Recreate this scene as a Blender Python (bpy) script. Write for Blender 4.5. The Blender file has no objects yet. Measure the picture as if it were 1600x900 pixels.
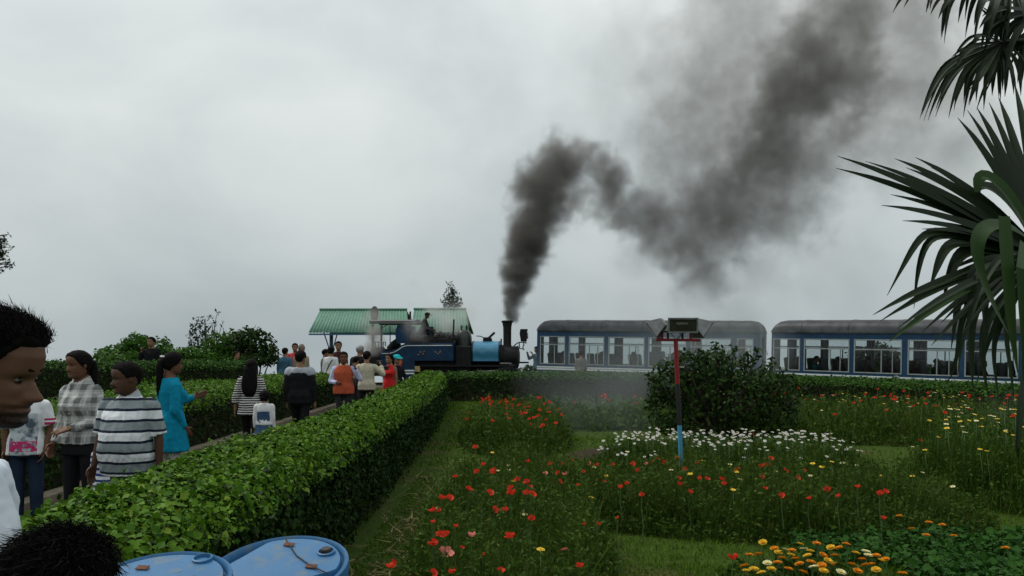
import bpy, bmesh, math, random
import numpy as np
from mathutils import Vector, Matrix, Euler, noise

rnd = random.Random(11)
rng = np.random.default_rng(11)
SC = bpy.context.scene
COL = SC.collection
R = math.radians

# ------------------------------------------------------------------ camera
F, HZ, CH = 1300.0, 545.0, 1.70          # focal length in px of a 1600 px frame, eye-level row, eye height
def P(px, py, Y):
    """point at distance Y seen at pixel (px, py) of the 1600x900 photograph"""
    return Vector(((px - 800) * Y / F, Y, CH - (py - HZ) * Y / F))
def XW(px, Y): return (px - 800) * Y / F
def ZW(py, Y): return CH - (py - HZ) * Y / F

cd = bpy.data.cameras.new('camera'); cam = bpy.data.objects.new('camera', cd); COL.objects.link(cam)
cam.location = (0, 0, CH); cam.rotation_euler = (math.pi / 2, 0, 0)
cd.sensor_width = 36; cd.lens = 36 * F / 1600; cd.shift_y = (HZ - 450) / 1600
cd.clip_start = .05; cd.clip_end = 2000
SC.camera = cam

# ------------------------------------------------------------------ world, sun, exposure
SUN_DIR = Vector((-.62, .30, .95)).normalized()
w = bpy.data.worlds.new('World'); SC.world = w; w.use_nodes = True
nt = w.node_tree; nt.nodes.clear()
N = nt.nodes.new; L = nt.links.new
out = N('ShaderNodeOutputWorld'); bg = N('ShaderNodeBackground'); bg.inputs['Strength'].default_value = .1
sky = N('ShaderNodeTexSky'); sky.sky_type = 'NISHITA'; sky.sun_disc = False
sky.sun_elevation = math.asin(SUN_DIR.z); sky.sun_rotation = math.atan2(SUN_DIR.x, SUN_DIR.y)
tc = N('ShaderNodeTexCoord'); sep = N('ShaderNodeSeparateXYZ'); L(tc.outputs['Generated'], sep.inputs[0])
mp = N('ShaderNodeMapping'); mp.inputs['Scale'].default_value = (1, 1, 1.5); mp.inputs['Location'].default_value = (.3, .1, .2)
L(tc.outputs['Generated'], mp.inputs['Vector'])
nz = N('ShaderNodeTexNoise'); nz.inputs['Scale'].default_value = 2.7; nz.inputs['Detail'].default_value = 7
nz.inputs['Roughness'].default_value = .52; nz.inputs['Distortion'].default_value = .3
L(mp.outputs[0], nz.inputs['Vector'])
cr = N('ShaderNodeValToRGB'); e = cr.color_ramp.elements
e[0].position = .34; e[0].color = (.86, .885, .905, 1); e[1].position = .62; e[1].color = (1.12, 1.12, 1.11, 1)
L(nz.outputs['Fac'], cr.inputs[0])
gr = N('ShaderNodeValToRGB'); e = gr.color_ramp.elements       # cloud deck: a little darker and bluer towards the horizon
e[0].position = 0.0; e[0].color = (.40, .455, .475, 1); e[1].position = 1.0; e[1].color = (1.02, 1.04, 1.03, 1)
k = e.new(.16); k.color = (.575, .62, .62, 1); k = e.new(.38); k.color = (.75, .79, .78, 1)
L(sep.outputs['Z'], gr.inputs[0])
mu = N('ShaderNodeMix'); mu.data_type = 'RGBA'; mu.blend_type = 'MULTIPLY'; mu.inputs[0].default_value = 1
L(gr.outputs[0], mu.inputs[6]); L(cr.outputs[0], mu.inputs[7])
sc10 = N('ShaderNodeVectorMath'); sc10.operation = 'SCALE'; sc10.inputs['Scale'].default_value = 10.0
L(mu.outputs[2], sc10.inputs[0])
mx = N('ShaderNodeMix'); mx.data_type = 'RGBA'; mx.inputs[0].default_value = .97
L(sky.outputs[0], mx.inputs[6]); L(sc10.outputs[0], mx.inputs[7])
L(mx.outputs[2], bg.inputs['Color']); L(bg.outputs[0], out.inputs['Surface'])

sl = bpy.data.lights.new('sun', 'SUN'); sl.energy = 1.9; sl.angle = R(14); sl.color = (1, .96, .88)
so = bpy.data.objects.new('sun', sl); COL.objects.link(so); so.rotation_euler = SUN_DIR.to_track_quat('Z', 'Y').to_euler()
so.location = (-20, 20, 60)

SC.view_settings.view_transform = 'Standard'; SC.view_settings.look = 'None'
SC.view_settings.exposure = 0; SC.view_settings.gamma = 1; SC.view_settings.use_curve_mapping = False
cy = SC.cycles
try:
    cy.use_denoising = True; cy.denoiser = 'OPENIMAGEDENOISE'
except Exception: pass
cy.max_bounces = 6; cy.diffuse_bounces = 3; cy.glossy_bounces = 2; cy.transmission_bounces = 3
cy.transparent_max_bounces = 12; cy.volume_bounces = 1; cy.caustics_reflective = False; cy.caustics_refractive = False

# ------------------------------------------------------------------ materials
def lin(r, g, b):
    f = lambda c: (c / 255 / 12.92) if c <= 10 else ((c / 255 + .055) / 1.055) ** 2.4
    return (f(r), f(g), f(b))
MATS = {}
def mat(name, col, rough=.7, var=.25, scale=8, metal=0, spec=.3, bump=0, bscale=60, dirt=None):
    if name in MATS: return MATS[name]
    m = bpy.data.materials.new(name); m.use_nodes = True; nt = m.node_tree
    b = nt.nodes['Principled BSDF']; b.inputs['Roughness'].default_value = rough
    b.inputs['Metallic'].default_value = metal; b.inputs['Specular IOR Level'].default_value = spec
    t = nt.nodes.new('ShaderNodeTexCoord'); n = nt.nodes.new('ShaderNodeTexNoise')
    n.inputs['Scale'].default_value = scale; n.inputs['Detail'].default_value = 5; n.inputs['Roughness'].default_value = .6
    nt.links.new(t.outputs['Object'], n.inputs['Vector'])
    r = nt.nodes.new('ShaderNodeValToRGB'); e = r.color_ramp.elements
    e[0].position = .3; e[1].position = .7
    e[0].color = (*[c * (1 - var) for c in col], 1)
    e[1].color = (*[min(1, c * (1 + var)) for c in col], 1)
    if dirt:
        e[0].color = (*dirt, 1); e[0].position = .22
        k = e.new(.42); k.color = (*[c * (1 - var) for c in col], 1)
    nt.links.new(n.outputs['Fac'], r.inputs[0]); nt.links.new(r.outputs[0], b.inputs['Base Color'])
    if bump:
        n2 = nt.nodes.new('ShaderNodeTexNoise'); n2.inputs['Scale'].default_value = bscale; n2.inputs['Detail'].default_value = 4
        nt.links.new(t.outputs['Object'], n2.inputs['Vector'])
        bp = nt.nodes.new('ShaderNodeBump'); bp.inputs['Strength'].default_value = bump; bp.inputs['Distance'].default_value = .01
        nt.links.new(n2.outputs['Fac'], bp.inputs['Height']); nt.links.new(bp.outputs[0], b.inputs['Normal'])
    MATS[name] = m
    return m
def mat_leaf(name, c1, c2, trans=.3, rough=.6, c3=None, spec=.08):
    """leaf material: each leaf (mesh island) takes its own tone between c1 and c2"""
    if name in MATS: return MATS[name]
    m = bpy.data.materials.new(name); m.use_nodes = True; nt = m.node_tree
    b = nt.nodes['Principled BSDF']; b.inputs['Roughness'].default_value = rough; b.inputs['Specular IOR Level'].default_value = spec
    g = nt.nodes.new('ShaderNodeNewGeometry'); r = nt.nodes.new('ShaderNodeValToRGB')
    e = r.color_ramp.elements; e[0].color = (*c1, 1); e[1].color = (*c2, 1)
    if c3: k = e.new(.93); k.color = (*c2, 1); e[-1].color = (*c3, 1)
    nt.links.new(g.outputs['Random Per Island'], r.inputs[0])
    nt.links.new(r.outputs[0], b.inputs['Base Color'])
    tr = nt.nodes.new('ShaderNodeBsdfTranslucent'); nt.links.new(r.outputs[0], tr.inputs['Color'])
    ms = nt.nodes.new('ShaderNodeMixShader'); ms.inputs[0].default_value = trans
    nt.links.new(b.outputs[0], ms.inputs[1]); nt.links.new(tr.outputs[0], ms.inputs[2])
    nt.links.new(ms.outputs[0], nt.nodes['Material Output'].inputs['Surface'])
    MATS[name] = m
    return m
class NT:
    """small helper to write node maths tersely"""
    def __init__(s, name, rough=.8, spec=.2):
        s.m = bpy.data.materials.new(name); s.m.use_nodes = True; s.nt = s.m.node_tree
        s.b = s.nt.nodes['Principled BSDF']; s.b.inputs['Roughness'].default_value = rough; s.b.inputs['Specular IOR Level'].default_value = spec
        MATS[name] = s.m
    def node(s, t, **kw):
        n = s.nt.nodes.new(t)
        for k, v in kw.items(): setattr(n, k, v)
        return n
    def link(s, a, b): s.nt.links.new(a, b)
    def obj(s):
        t = s.node('ShaderNodeTexCoord'); x = s.node('ShaderNodeSeparateXYZ'); s.link(t.outputs['Object'], x.inputs[0])
        return t.outputs['Object'], x.outputs
    def math(s, op, a, b=None, c=None):
        n = s.node('ShaderNodeMath', operation=op)
        for i, v in enumerate((a, b, c)):
            if v is None: continue
            if isinstance(v, (int, float)): n.inputs[i].default_value = v
            else: s.link(v, n.inputs[i])
        return n.outputs[0]
    def mix(s, f, a, b, blend='MIX'):
        n = s.node('ShaderNodeMix', data_type='RGBA', blend_type=blend)
        for i, v in ((0, f), (6, a), (7, b)):
            if isinstance(v, (int, float)): n.inputs[i].default_value = v
            elif isinstance(v, tuple): n.inputs[i].default_value = (*v, 1)
            else: s.link(v, n.inputs[i])
        return n.outputs[2]
    def noise(s, vec, scale, detail=4):
        n = s.node('ShaderNodeTexNoise'); n.inputs['Scale'].default_value = scale; n.inputs['Detail'].default_value = detail
        s.link(vec, n.inputs['Vector']); return n.outputs['Fac']
    def done(s, col):
        s.link(col, s.b.inputs['Base Color']); return s.m
    def bump(s, h, st=.3, d=.01):
        n = s.node('ShaderNodeBump'); n.inputs['Strength'].default_value = st; n.inputs['Distance'].default_value = d
        s.link(h, n.inputs['Height']); s.link(n.outputs[0], s.b.inputs['Normal'])

# ------------------------------------------------------------------ mesh building
def frame_of(d):
    d = Vector(d).normalized(); u = Vector((0, 0, 1)) if abs(d.z) < .9 else Vector((1, 0, 0))
    a = d.cross(u).normalized(); return a, a.cross(d).normalized()
class MB:
    def __init__(s): s.v = []; s.f = []; s.m = []
    def add(s, verts, faces, mi=0):
        o = len(s.v); s.v += [tuple(p) for p in verts]; s.f += [tuple(i + o for i in f) for f in faces]; s.m += [mi] * len(faces); return s
    def box(s, c, d, mi=0, rot=None):
        hx, hy, hz = d[0] / 2, d[1] / 2, d[2] / 2
        vs = [Vector((x, y, z)) for z in (-hz, hz) for y in (-hy, hy) for x in (-hx, hx)]
        if rot is not None: vs = [rot @ v for v in vs]
        c = Vector(c)
        return s.add([v + c for v in vs], [(0, 2, 3, 1), (4, 5, 7, 6), (0, 1, 5, 4), (2, 6, 7, 3), (0, 4, 6, 2), (1, 3, 7, 5)], mi)
    def bx(s, x0, x1, y0, y1, z0, z1, mi=0):
        return s.box(((x0 + x1) / 2, (y0 + y1) / 2, (z0 + z1) / 2), (abs(x1 - x0), abs(y1 - y0), abs(z1 - z0)), mi)
    def tube(s, pts, r, n=8, mi=0, flat=True, el=1.0):
        pts = [Vector(p) for p in pts]
        rs = [r] * len(pts) if isinstance(r, (int, float)) else list(r)
        if not flat:                                   # hemispherical ends
            def capend(p, q, rr):
                d = (p - q).normalized()
                return [(p + d * rr * math.sin(t), rr * math.cos(t)) for t in (R(72), R(40))]
            h0 = capend(pts[0], pts[1], rs[0]); h1 = capend(pts[-1], pts[-2], rs[-1])
            pts = [a for a, _ in h0] + pts + [a for a, _ in h1[::-1]]; rs = [b for _, b in h0] + rs + [b for _, b in h1[::-1]]
        vs = []; prev = None
        for i, p in enumerate(pts):
            d = (pts[min(i + 1, len(pts) - 1)] - pts[max(i - 1, 0)]).normalized()
            if prev is None: a, b = frame_of(d)
            else:
                a = (prev - d * prev.dot(d))
                a = a.normalized() if a.length > 1e-6 else frame_of(d)[0]
                b = a.cross(d)
            prev = a
            for k in range(n):
                t = 2 * math.pi * k / n
                vs.append(p + (a * math.cos(t) + b * math.sin(t) * el) * rs[i])
        m = len(pts); fs = []
        for i in range(m - 1):
            for k in range(n):
                fs.append((i * n + k, (i + 1) * n + k, (i + 1) * n + (k + 1) % n, i * n + (k + 1) % n))
        fs.append(tuple(range(n))); fs.append(tuple((m - 1) * n + k for k in reversed(range(n))))
        return s.add(vs, fs, mi)
    def cap(s, p, q, r0, r1, n=10, mi=0): return s.tube([p, q], [r0, r1], n, mi, flat=False)
    def lathe(s, prof, o=(0, 0, 0), n=20, mi=0, M=None):
        """prof: (radius, height) pairs round z"""
        vs = []; fs = []
        for r, z in prof:
            for k in range(n):
                t = 2 * math.pi * k / n; v = Vector((r * math.cos(t), r * math.sin(t), z))
                vs.append((M @ v if M is not None else v) + Vector(o))
        m = len(prof)
        for i in range(m - 1):
            for k in range(n): fs.append((i * n + k, i * n + (k + 1) % n, (i + 1) * n + (k + 1) % n, (i + 1) * n + k))
        fs.append(tuple(reversed(range(n)))); fs.append(tuple((m - 1) * n + k for k in range(n)))
        return s.add(vs, fs, mi)
    def prism(s, poly, y0, y1, mi=0):
        """poly in (x, z), extruded along y"""
        n = len(poly); vs = [Vector((x, y0, z)) for x, z in poly] + [Vector((x, y1, z)) for x, z in poly]
        fs = [tuple(range(n)), tuple(range(2 * n - 1, n - 1, -1))] + [(i + n, (i + 1) % n + n, (i + 1) % n, i) for i in range(n)]
        return s.add(vs, fs, mi)
    def ell(s, c, r, n=12, m=8, mi=0, rot=None):
        vs = []; fs = []; c = Vector(c)
        if isinstance(r, (int, float)): r = (r, r, r)
        for i in range(m + 1):
            ph = math.pi * i / m
            for k in range(n):
                t = 2 * math.pi * k / n
                v = Vector((r[0] * math.sin(ph) * math.cos(t), r[1] * math.sin(ph) * math.sin(t), r[2] * math.cos(ph)))
                if rot is not None: v = rot @ v
                vs.append(v + c)
        for i in range(m):
            for k in range(n): fs.append((i * n + k, (i + 1) * n + k, (i + 1) * n + (k + 1) % n, i * n + (k + 1) % n))
        return s.add(vs, fs, mi)
    def loft(s, rings, n=20, mi=0):
        """rings: (z, a, b, yoff[, xoff]) ellipses stacked along z, closed"""
        vs = []; fs = []
        for q in rings:
            z, a, b, yo = q[:4]; xo = q[4] if len(q) > 4 else 0
            for k in range(n):
                t = 2 * math.pi * k / n; c, sn = math.cos(t), math.sin(t)
                vs.append((xo + a * math.copysign(abs(c) ** .85, c), yo + b * math.copysign(abs(sn) ** .85, sn), z))
        m = len(rings)
        for i in range(m - 1):
            for k in range(n): fs.append((i * n + k, i * n + (k + 1) % n, (i + 1) * n + (k + 1) % n, (i + 1) * n + k))
        fs.append(tuple(reversed(range(n)))); fs.append(tuple((m - 1) * n + k for k in range(n)))
        return s.add(vs, fs, mi)
    def mesh(s, name, mats, smooth=None, bevel=0):
        me = bpy.data.meshes.new(name); me.from_pydata(s.v, [], s.f)
        if not isinstance(mats, (list, tuple)): mats = [mats]
        for m in mats: me.materials.append(m)
        if len(mats) > 1: me.polygons.foreach_set('material_index', s.m)
        if bevel:
            bm = bmesh.new(); bm.from_mesh(me)
            ed = [e for e in bm.edges if len(e.link_faces) == 2 and e.calc_face_angle(0) > R(40)]
            bmesh.ops.bevel(bm, geom=ed, offset=bevel, segments=1, affect='EDGES', clamp_overlap=True)
            bm.to_mesh(me); bm.free()
        if smooth is not None:
            me.polygons.foreach_set('use_smooth', [True] * len(me.polygons))
            if smooth < 180: me.set_sharp_from_angle(angle=R(smooth))
        me.update(); return me
    def build(s, name, mats, parent=None, smooth=None, bevel=0):
        return link(name, s.mesh(name, mats, smooth, bevel), parent)
def link(name, me, parent=None):
    o = bpy.data.objects.new(name, me); COL.objects.link(o)
    if parent is not None: o.parent = parent
    return o
def tag(o, label=None, cat=None, group=None, kind=None):
    if label: o['label'] = label
    if cat: o['category'] = cat
    if group: o['group'] = group
    if kind: o['kind'] = kind
    return o
def thing(name, label, cat, loc=(0, 0, 0), rz=0, group=None):
    o = link(name, None); o.location = loc; o.rotation_euler = (0, 0, rz); o.empty_display_size = .2
    return tag(o, label, cat, group)
def dup(o, parent=None):
    c = o.copy(); COL.objects.link(c)
    if parent is not None: c.parent = parent
    for ch in o.children: dup(ch, c)
    return c
def np_mesh(name, V, Fc, mats, smooth=False, mi=None):
    """V (n,3), Fc (m,k) all polygons with k corners"""
    V = np.ascontiguousarray(V, dtype=np.float32); Fc = np.ascontiguousarray(Fc, dtype=np.int32)
    me = bpy.data.meshes.new(name); m, kk = Fc.shape
    me.vertices.add(len(V)); me.vertices.foreach_set('co', V.ravel())
    me.loops.add(m * kk); me.loops.foreach_set('vertex_index', Fc.ravel())
    me.polygons.add(m); me.polygons.foreach_set('loop_start', np.arange(m, dtype=np.int32) * kk)
    me.polygons.foreach_set('loop_total', np.full(m, kk, dtype=np.int32))
    if smooth: me.polygons.foreach_set('use_smooth', np.ones(m, dtype=bool))
    if not isinstance(mats, (list, tuple)): mats = [mats]
    for q in mats: me.materials.append(q)
    if mi is not None: me.polygons.foreach_set('material_index', np.asarray(mi, dtype=np.int32))
    me.update(calc_edges=True); return me
def remesh(me, voxel, smooth=2):
    """fuse the closed shells of a mesh into one continuous surface"""
    o = bpy.data.objects.new('tmp', me); COL.objects.link(o)
    r = o.modifiers.new('r', 'REMESH'); r.mode = 'VOXEL'; r.voxel_size = voxel; r.use_smooth_shade = True
    if smooth:
        q = o.modifiers.new('s', 'SMOOTH'); q.factor = .5; q.iterations = smooth
    dg = bpy.context.evaluated_depsgraph_get()
    res = bpy.data.meshes.new_from_object(o.evaluated_get(dg))
    nm = me.name; mats = list(me.materials)
    bpy.data.objects.remove(o); bpy.data.meshes.remove(me); res.name = nm
    if not len(res.materials):
        for m in mats: res.materials.append(m)
    return res
def co_of(me):
    a = np.empty(len(me.vertices) * 3, dtype=np.float32); me.vertices.foreach_get('co', a); return a.reshape(-1, 3)
def sstep(x, a, b):
    t = min(1, max(0, (x - a) / (b - a))); return t * t * (3 - 2 * t)
def vnoise(p, seed=0):
    """cheap smooth pseudo noise in -1..1 for numpy points (n,3)"""
    x, y, z = p[:, 0], p[:, 1], p[:, 2]
    return (np.sin(x * 1.7 + y * 2.3 + seed) * np.cos(y * 1.3 - z * 2.1 + seed * 1.7) + np.sin(x * 3.9 - z * 3.1 + seed * .6) * np.cos(y * 4.3 + x * 1.1 - seed)
            + .6 * np.sin(x * 8.1 + y * 6.7 + seed * 2.1) * np.cos(z * 7.3 - y * 7.9)) / 2.2

# ---- leaves and blades scattered as real faces
LEAF = {   # (along, across, up) outline points, triangles
 'lobed': (np.array([(0, 0, 0), (.18, .26, .05), (.40, .50, -.04), (.62, .33, .06), (1.05, 0, -.16), (.62, -.33, .06), (.40, -.50, -.04), (.18, -.26, .05), (.45, 0, -.06)], float),
           np.array([(0, 1, 8), (1, 2, 3), (1, 3, 8), (3, 4, 8), (8, 4, 5), (8, 5, 7), (5, 6, 7), (8, 7, 0)])),
 'oval': (np.array([(0, 0, 0), (.35, .28, .06), (.7, .22, .04), (1, 0, -.1), (.7, -.22, .04), (.35, -.28, .06)], float),
          np.array([(0, 1, 5), (1, 2, 4), (1, 4, 5), (2, 3, 4)])),
 'small': (np.array([(0, 0, 0), (.45, .3, .05), (1, 0, -.06), (.45, -.3, .05)], float), np.array([(0, 1, 2), (0, 2, 3)])),
 'needle': (np.array([(0, -.05, 0), (0, .05, 0), (1, 0, -.08)], float), np.array([(0, 1, 2)])),
 'sprig': (np.array([(0, 0, 0), (.5, .16, .02), (1, 0, -.1), (.5, -.16, .02), (.25, .0, 0), (.75, .45, .0), (.4, .05, 0), (.25, 0, 0), (.7, -.45, 0), (.4, -.05, 0)], float),
           np.array([(0, 1, 2), (0, 2, 3), (4, 5, 6), (7, 8, 9)])),
}
def scatter(pos, nrm, size, shape, mats, name, jit=.6, along=None):
    """one leaf per position: nrm = mean facing, jit = how far it strays; along = preferred pointing direction"""
    n = len(pos); T, tri = LEAF[shape]; k = len(T)
    nn = nrm + rng.normal(0, jit, (n, 3)); nn /= np.linalg.norm(nn, axis=1, keepdims=True) + 1e-9
    a = rng.normal(0, 1, (n, 3)) if along is None else along + rng.normal(0, .45, (n, 3))
    a -= nn * (a * nn).sum(1, keepdims=True); a /= np.linalg.norm(a, axis=1, keepdims=True) + 1e-9
    b = np.cross(nn, a)
    s = np.asarray(size).reshape(-1, 1, 1)
    V = pos[:, None, :] + s * (a[:, None, :] * T[None, :, 0:1] + b[:, None, :] * T[None, :, 1:2] + nn[:, None, :] * T[None, :, 2:3])
    Fc = (np.arange(n)[:, None, None] * k + tri[None]).reshape(-1, 3)
    return np_mesh(name, V.reshape(-1, 3), Fc, mats)
def blades(base, h, wid, lean, name, mats, seg=2, curl=.4):
    """upright tapering blades standing on base points"""
    n = len(base); h = np.asarray(h).reshape(-1, 1); wid = np.asarray(wid).reshape(-1, 1) * np.ones((n, 1))
    az = rng.uniform(0, 2 * np.pi, n); d = np.stack([np.cos(az), np.sin(az), 0 * az], 1); sd = np.stack([-np.sin(az + rng.normal(0, .8, n)), np.cos(az), 0 * az], 1)
    ln = np.abs(rng.normal(0, lean, (n, 1)))
    rows = []
    for i in range(seg + 1):
        t = i / seg
        c = base + d * h * ln * (t + curl * t * t) + np.array([0, 0, 1.]) * h * t * (1 - .25 * ln * t)
        if i < seg: rows += [c - sd * wid * (1 - .6 * t) / 2, c + sd * wid * (1 - .6 * t) / 2]
        else: rows += [c]
    V = np.stack(rows, 1); k = V.shape[1]
    tri = []
    for i in range(seg - 1):
        o = 2 * i; tri += [(o, o + 1, o + 3), (o, o + 3, o + 2)]
    o = 2 * (seg - 1); tri += [(o, o + 1, o + 2)]
    Fc = (np.arange(n)[:, None, None] * k + np.array(tri)[None]).reshape(-1, 3)
    return np_mesh(name, V.reshape(-1, 3), Fc, mats)
# ------------------------------------------------------------------ people
TF = [0, .04, .10, .16, .20, .235, .27, .31, .38, .46, .50, .56, .62, .72, .82, .90, .96, 1]
FF = [.16, .33, .385, .355, .378, .350, .388, .372, .362, .355, .350, .392, .40, .405, .375, .30, .19, 0]
TB = [0, .1, .2, .3, .4, .55, .68, .8, .9, .96, 1]; FB = [.10, .16, .24, .33, .40, .46, .47, .41, .29, .18, 0]
TW = [0, .05, .12, .2, .3, .4, .5, .6, .72, .82, .9, .96, 1]; FW = [.10, .19, .25, .285, .31, .325, .335, .345, .345, .315, .245, .16, 0]
def head_grid(h, nu=44, nv=44, off=None, fat=1.0, nose=1.0):
    """vertices (nv*nu,3) of a head whose chin is at z=0 and which faces -Y; off(theta, t) pushes the surface out"""
    t = .5 - .5 * np.cos(np.linspace(0.06, .985, nv) * np.pi); t = .55 * t + .45 * np.linspace(.005, .997, nv)
    th = np.linspace(0, 2 * np.pi, nu, endpoint=False); th = th - .32 * np.sin(th)          # denser in front
    T, TH = np.meshgrid(t, th, indexing='ij')
    f, b, wd = np.interp(T, TF, FF), np.interp(T, TB, FB), np.interp(T, TW, FW) * fat
    c, s = np.cos(TH), np.sin(TH)
    x = wd * np.sign(s) * np.abs(s) ** .92
    y = np.where(c > 0, -f * np.abs(c) ** .72, b * np.abs(c) ** .9)
    front = np.clip(c, 0, 1)
    nz_ = np.interp(T, [.285, .31, .345, .40, .48, .55], [0, .105, .145, .10, .04, 0]) * nose
    nw = np.interp(T, [.285, .345, .40, .5], [.085, .07, .052, .045])
    y -= nz_ * np.exp(-(x / nw) ** 2) * (c > 0)
    for sx in (-1, 1):
        y += .045 * np.exp(-((x - sx * .14) / .065) ** 2 - ((T - .495) / .04) ** 2) * (c > 0)      # sockets
        y -= .018 * np.exp(-((x - sx * .19) / .07) ** 2 - ((T - .40) / .06) ** 2) * (c > 0)        # cheekbones
        y += .012 * np.exp(-((x - sx * .10) / .03) ** 2 - ((T - .29) / .07) ** 2) * (c > 0)        # naso-labial fold
    y -= .012 * np.exp(-(x / .09) ** 2) * (np.exp(-((T - .262) / .018) ** 2) + np.exp(-((T - .205) / .02) ** 2)) * (c > 0)
    if off is not None:
        d = off(np.abs((TH + np.pi) % (2 * np.pi) - np.pi), T, x, y)
        r = np.sqrt(x * x + y * y + ((T - .6) * .9) ** 2) + 1e-6
        zz = T + d * (T - .55) / r * .9
        x = x + d * x / r; y = y + d * y / r
    else: zz = T
    return np.stack([x * h, y * h, zz * h], 2).reshape(-1, 3), nu, nv
def grid_faces(nu, nv):
    fs = [(i * nu + k, i * nu + (k + 1) % nu, (i + 1) * nu + (k + 1) % nu, (i + 1) * nu + k) for i in range(nv - 1) for k in range(nu)]
    return fs + [tuple(reversed(range(nu))), tuple((nv - 1) * nu + k for k in range(nu))]
HL_A = [0, 40, 58, 72, 84, 97, 108, 135, 180]
HL = {'short': [.80, .79, .72, .60, .44, .42, .54, .30, .17], 'long': [.82, .78, .66, .52, .40, .34, .28, .12, .02], 'bald': [1.2, 1.2, 1.1, .9, .5, .45, .5, .3, .2]}
def hair_off(style, thick, seed, lump):
    def off(th, T, x, y):
        hl = np.interp(np.degrees(th), HL_A, HL['long' if style in ('long', 'pony', 'bun') else 'bald' if style == 'bald' else 'short'])
        m = np.clip((T - hl) / .05, 0, 1)
        p = np.stack([x * 14, y * 14, T * 14], 2).reshape(-1, 3)
        nn = vnoise(p, seed).reshape(x.shape) * lump
        top = 1 + .35 * np.clip((T - .75) / .25, 0, 1)
        return m * (thick * top + nn) - (1 - m) * .03
    return off
TOR = [(.70, .10, .09, 0), (.78, .15, .105, 0), (.86, .165, .115, .0), (.93, .168, .118, .005), (1.05, .145, .102, 0), (1.18, .155, .108, -.003),
       (1.27, .168, .112, 0), (1.32, .165, .098, .006), (1.365, .145, .084, .012), (1.405, .108, .072, .012), (1.445, .066, .060, .01), (1.475, .058, .058, .01)]
def ring(z, wide=1, belly=0, infl=0, flare=0):
    zs = [q[0] for q in TOR]; zz = max(z, zs[0])
    a, b, yo = (float(np.interp(zz, zs, [q[i] for q in TOR])) for i in (1, 2, 3))
    if z < .86: a, b = .165, .115
    g = math.exp(-((z - 1.06) / .16) ** 2)
    k = max(0, .9 - z) * flare
    top = 1 if z < 1.365 else max(.0, 1 - (z - 1.365) / .08)
    return (z, a * (1 + (wide - 1) * top) + infl + k + belly * .5 * g, b * (1 + (wide - 1) * top) + infl + k * .8 + belly * g, yo - belly * .6 * g)
def hand(mb, wpos, d, n, s, curl, side, seg=6):
    """palm, four jointed fingers and a thumb; d = pointing direction, n = the way the palm faces"""
    d = Vector(d).normalized(); n = Vector(n); n = (n - d * n.dot(d)).normalized(); t = d.cross(n) * side
    for i, off in enumerate((.030, .010, -.010, -.029)):
        k0 = wpos + t * off * .55 * s + d * .01 * s; k1 = wpos + t * off * s + d * (.092 - .004 * i * (i > 1)) * s
        mb.cap(k0, k1, .0150 * s, .0125 * s, seg)
        ln = (.072, .080, .075, .058)[i] * s; p = k1; ang = 0
        for j, (fr, cj) in enumerate(((.45, .8), (.30, 1.1), (.25, .8))):
            ang += curl * cj * (1 + .12 * (i - 1.5))
            q = p + (d * math.cos(ang) + n * math.sin(ang) + t * off * 1.2) * ln * fr
            mb.cap(p, q, (.0095 - .0008 * j) * s, (.0090 - .0009 * j) * s, seg); p = q
    p = wpos + t * .026 * s + d * .02 * s; q = p + (t * .75 + d * .65 + n * .25).normalized() * .045 * s
    mb.cap(p, q, .015 * s, .0115 * s, seg)
    q2 = q + (d * .9 + t * .30 + n * .35).normalized() * .032 * s; mb.cap(q, q2, .0105 * s, .0095 * s, seg)
    mb.cap(q2, q2 + (d * .95 + n * .35).normalized() * .022 * s, .0095 * s, .0075 * s, seg)
HANG = {'L': ((.13, .03, -1), (.05, -.16, -1)), 'R': ((-.13, .03, -1), (-.05, -.16, -1))}
def make_head(h, M, skin_mb, nu, nv, fat=1, nose=1):
    hp, nu, nv = head_grid(h, nu, nv, fat=fat, nose=nose)
    skin_mb.add([M @ Vector(p) for p in hp], grid_faces(nu, nv))
    for sx in (-1, 1):
        skin_mb.ell(M @ Vector((sx * .345 * h * fat, .03 * h, .49 * h)), (.028 * h, .075 * h, .125 * h), 10, 8, rot=M.to_3x3())
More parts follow.
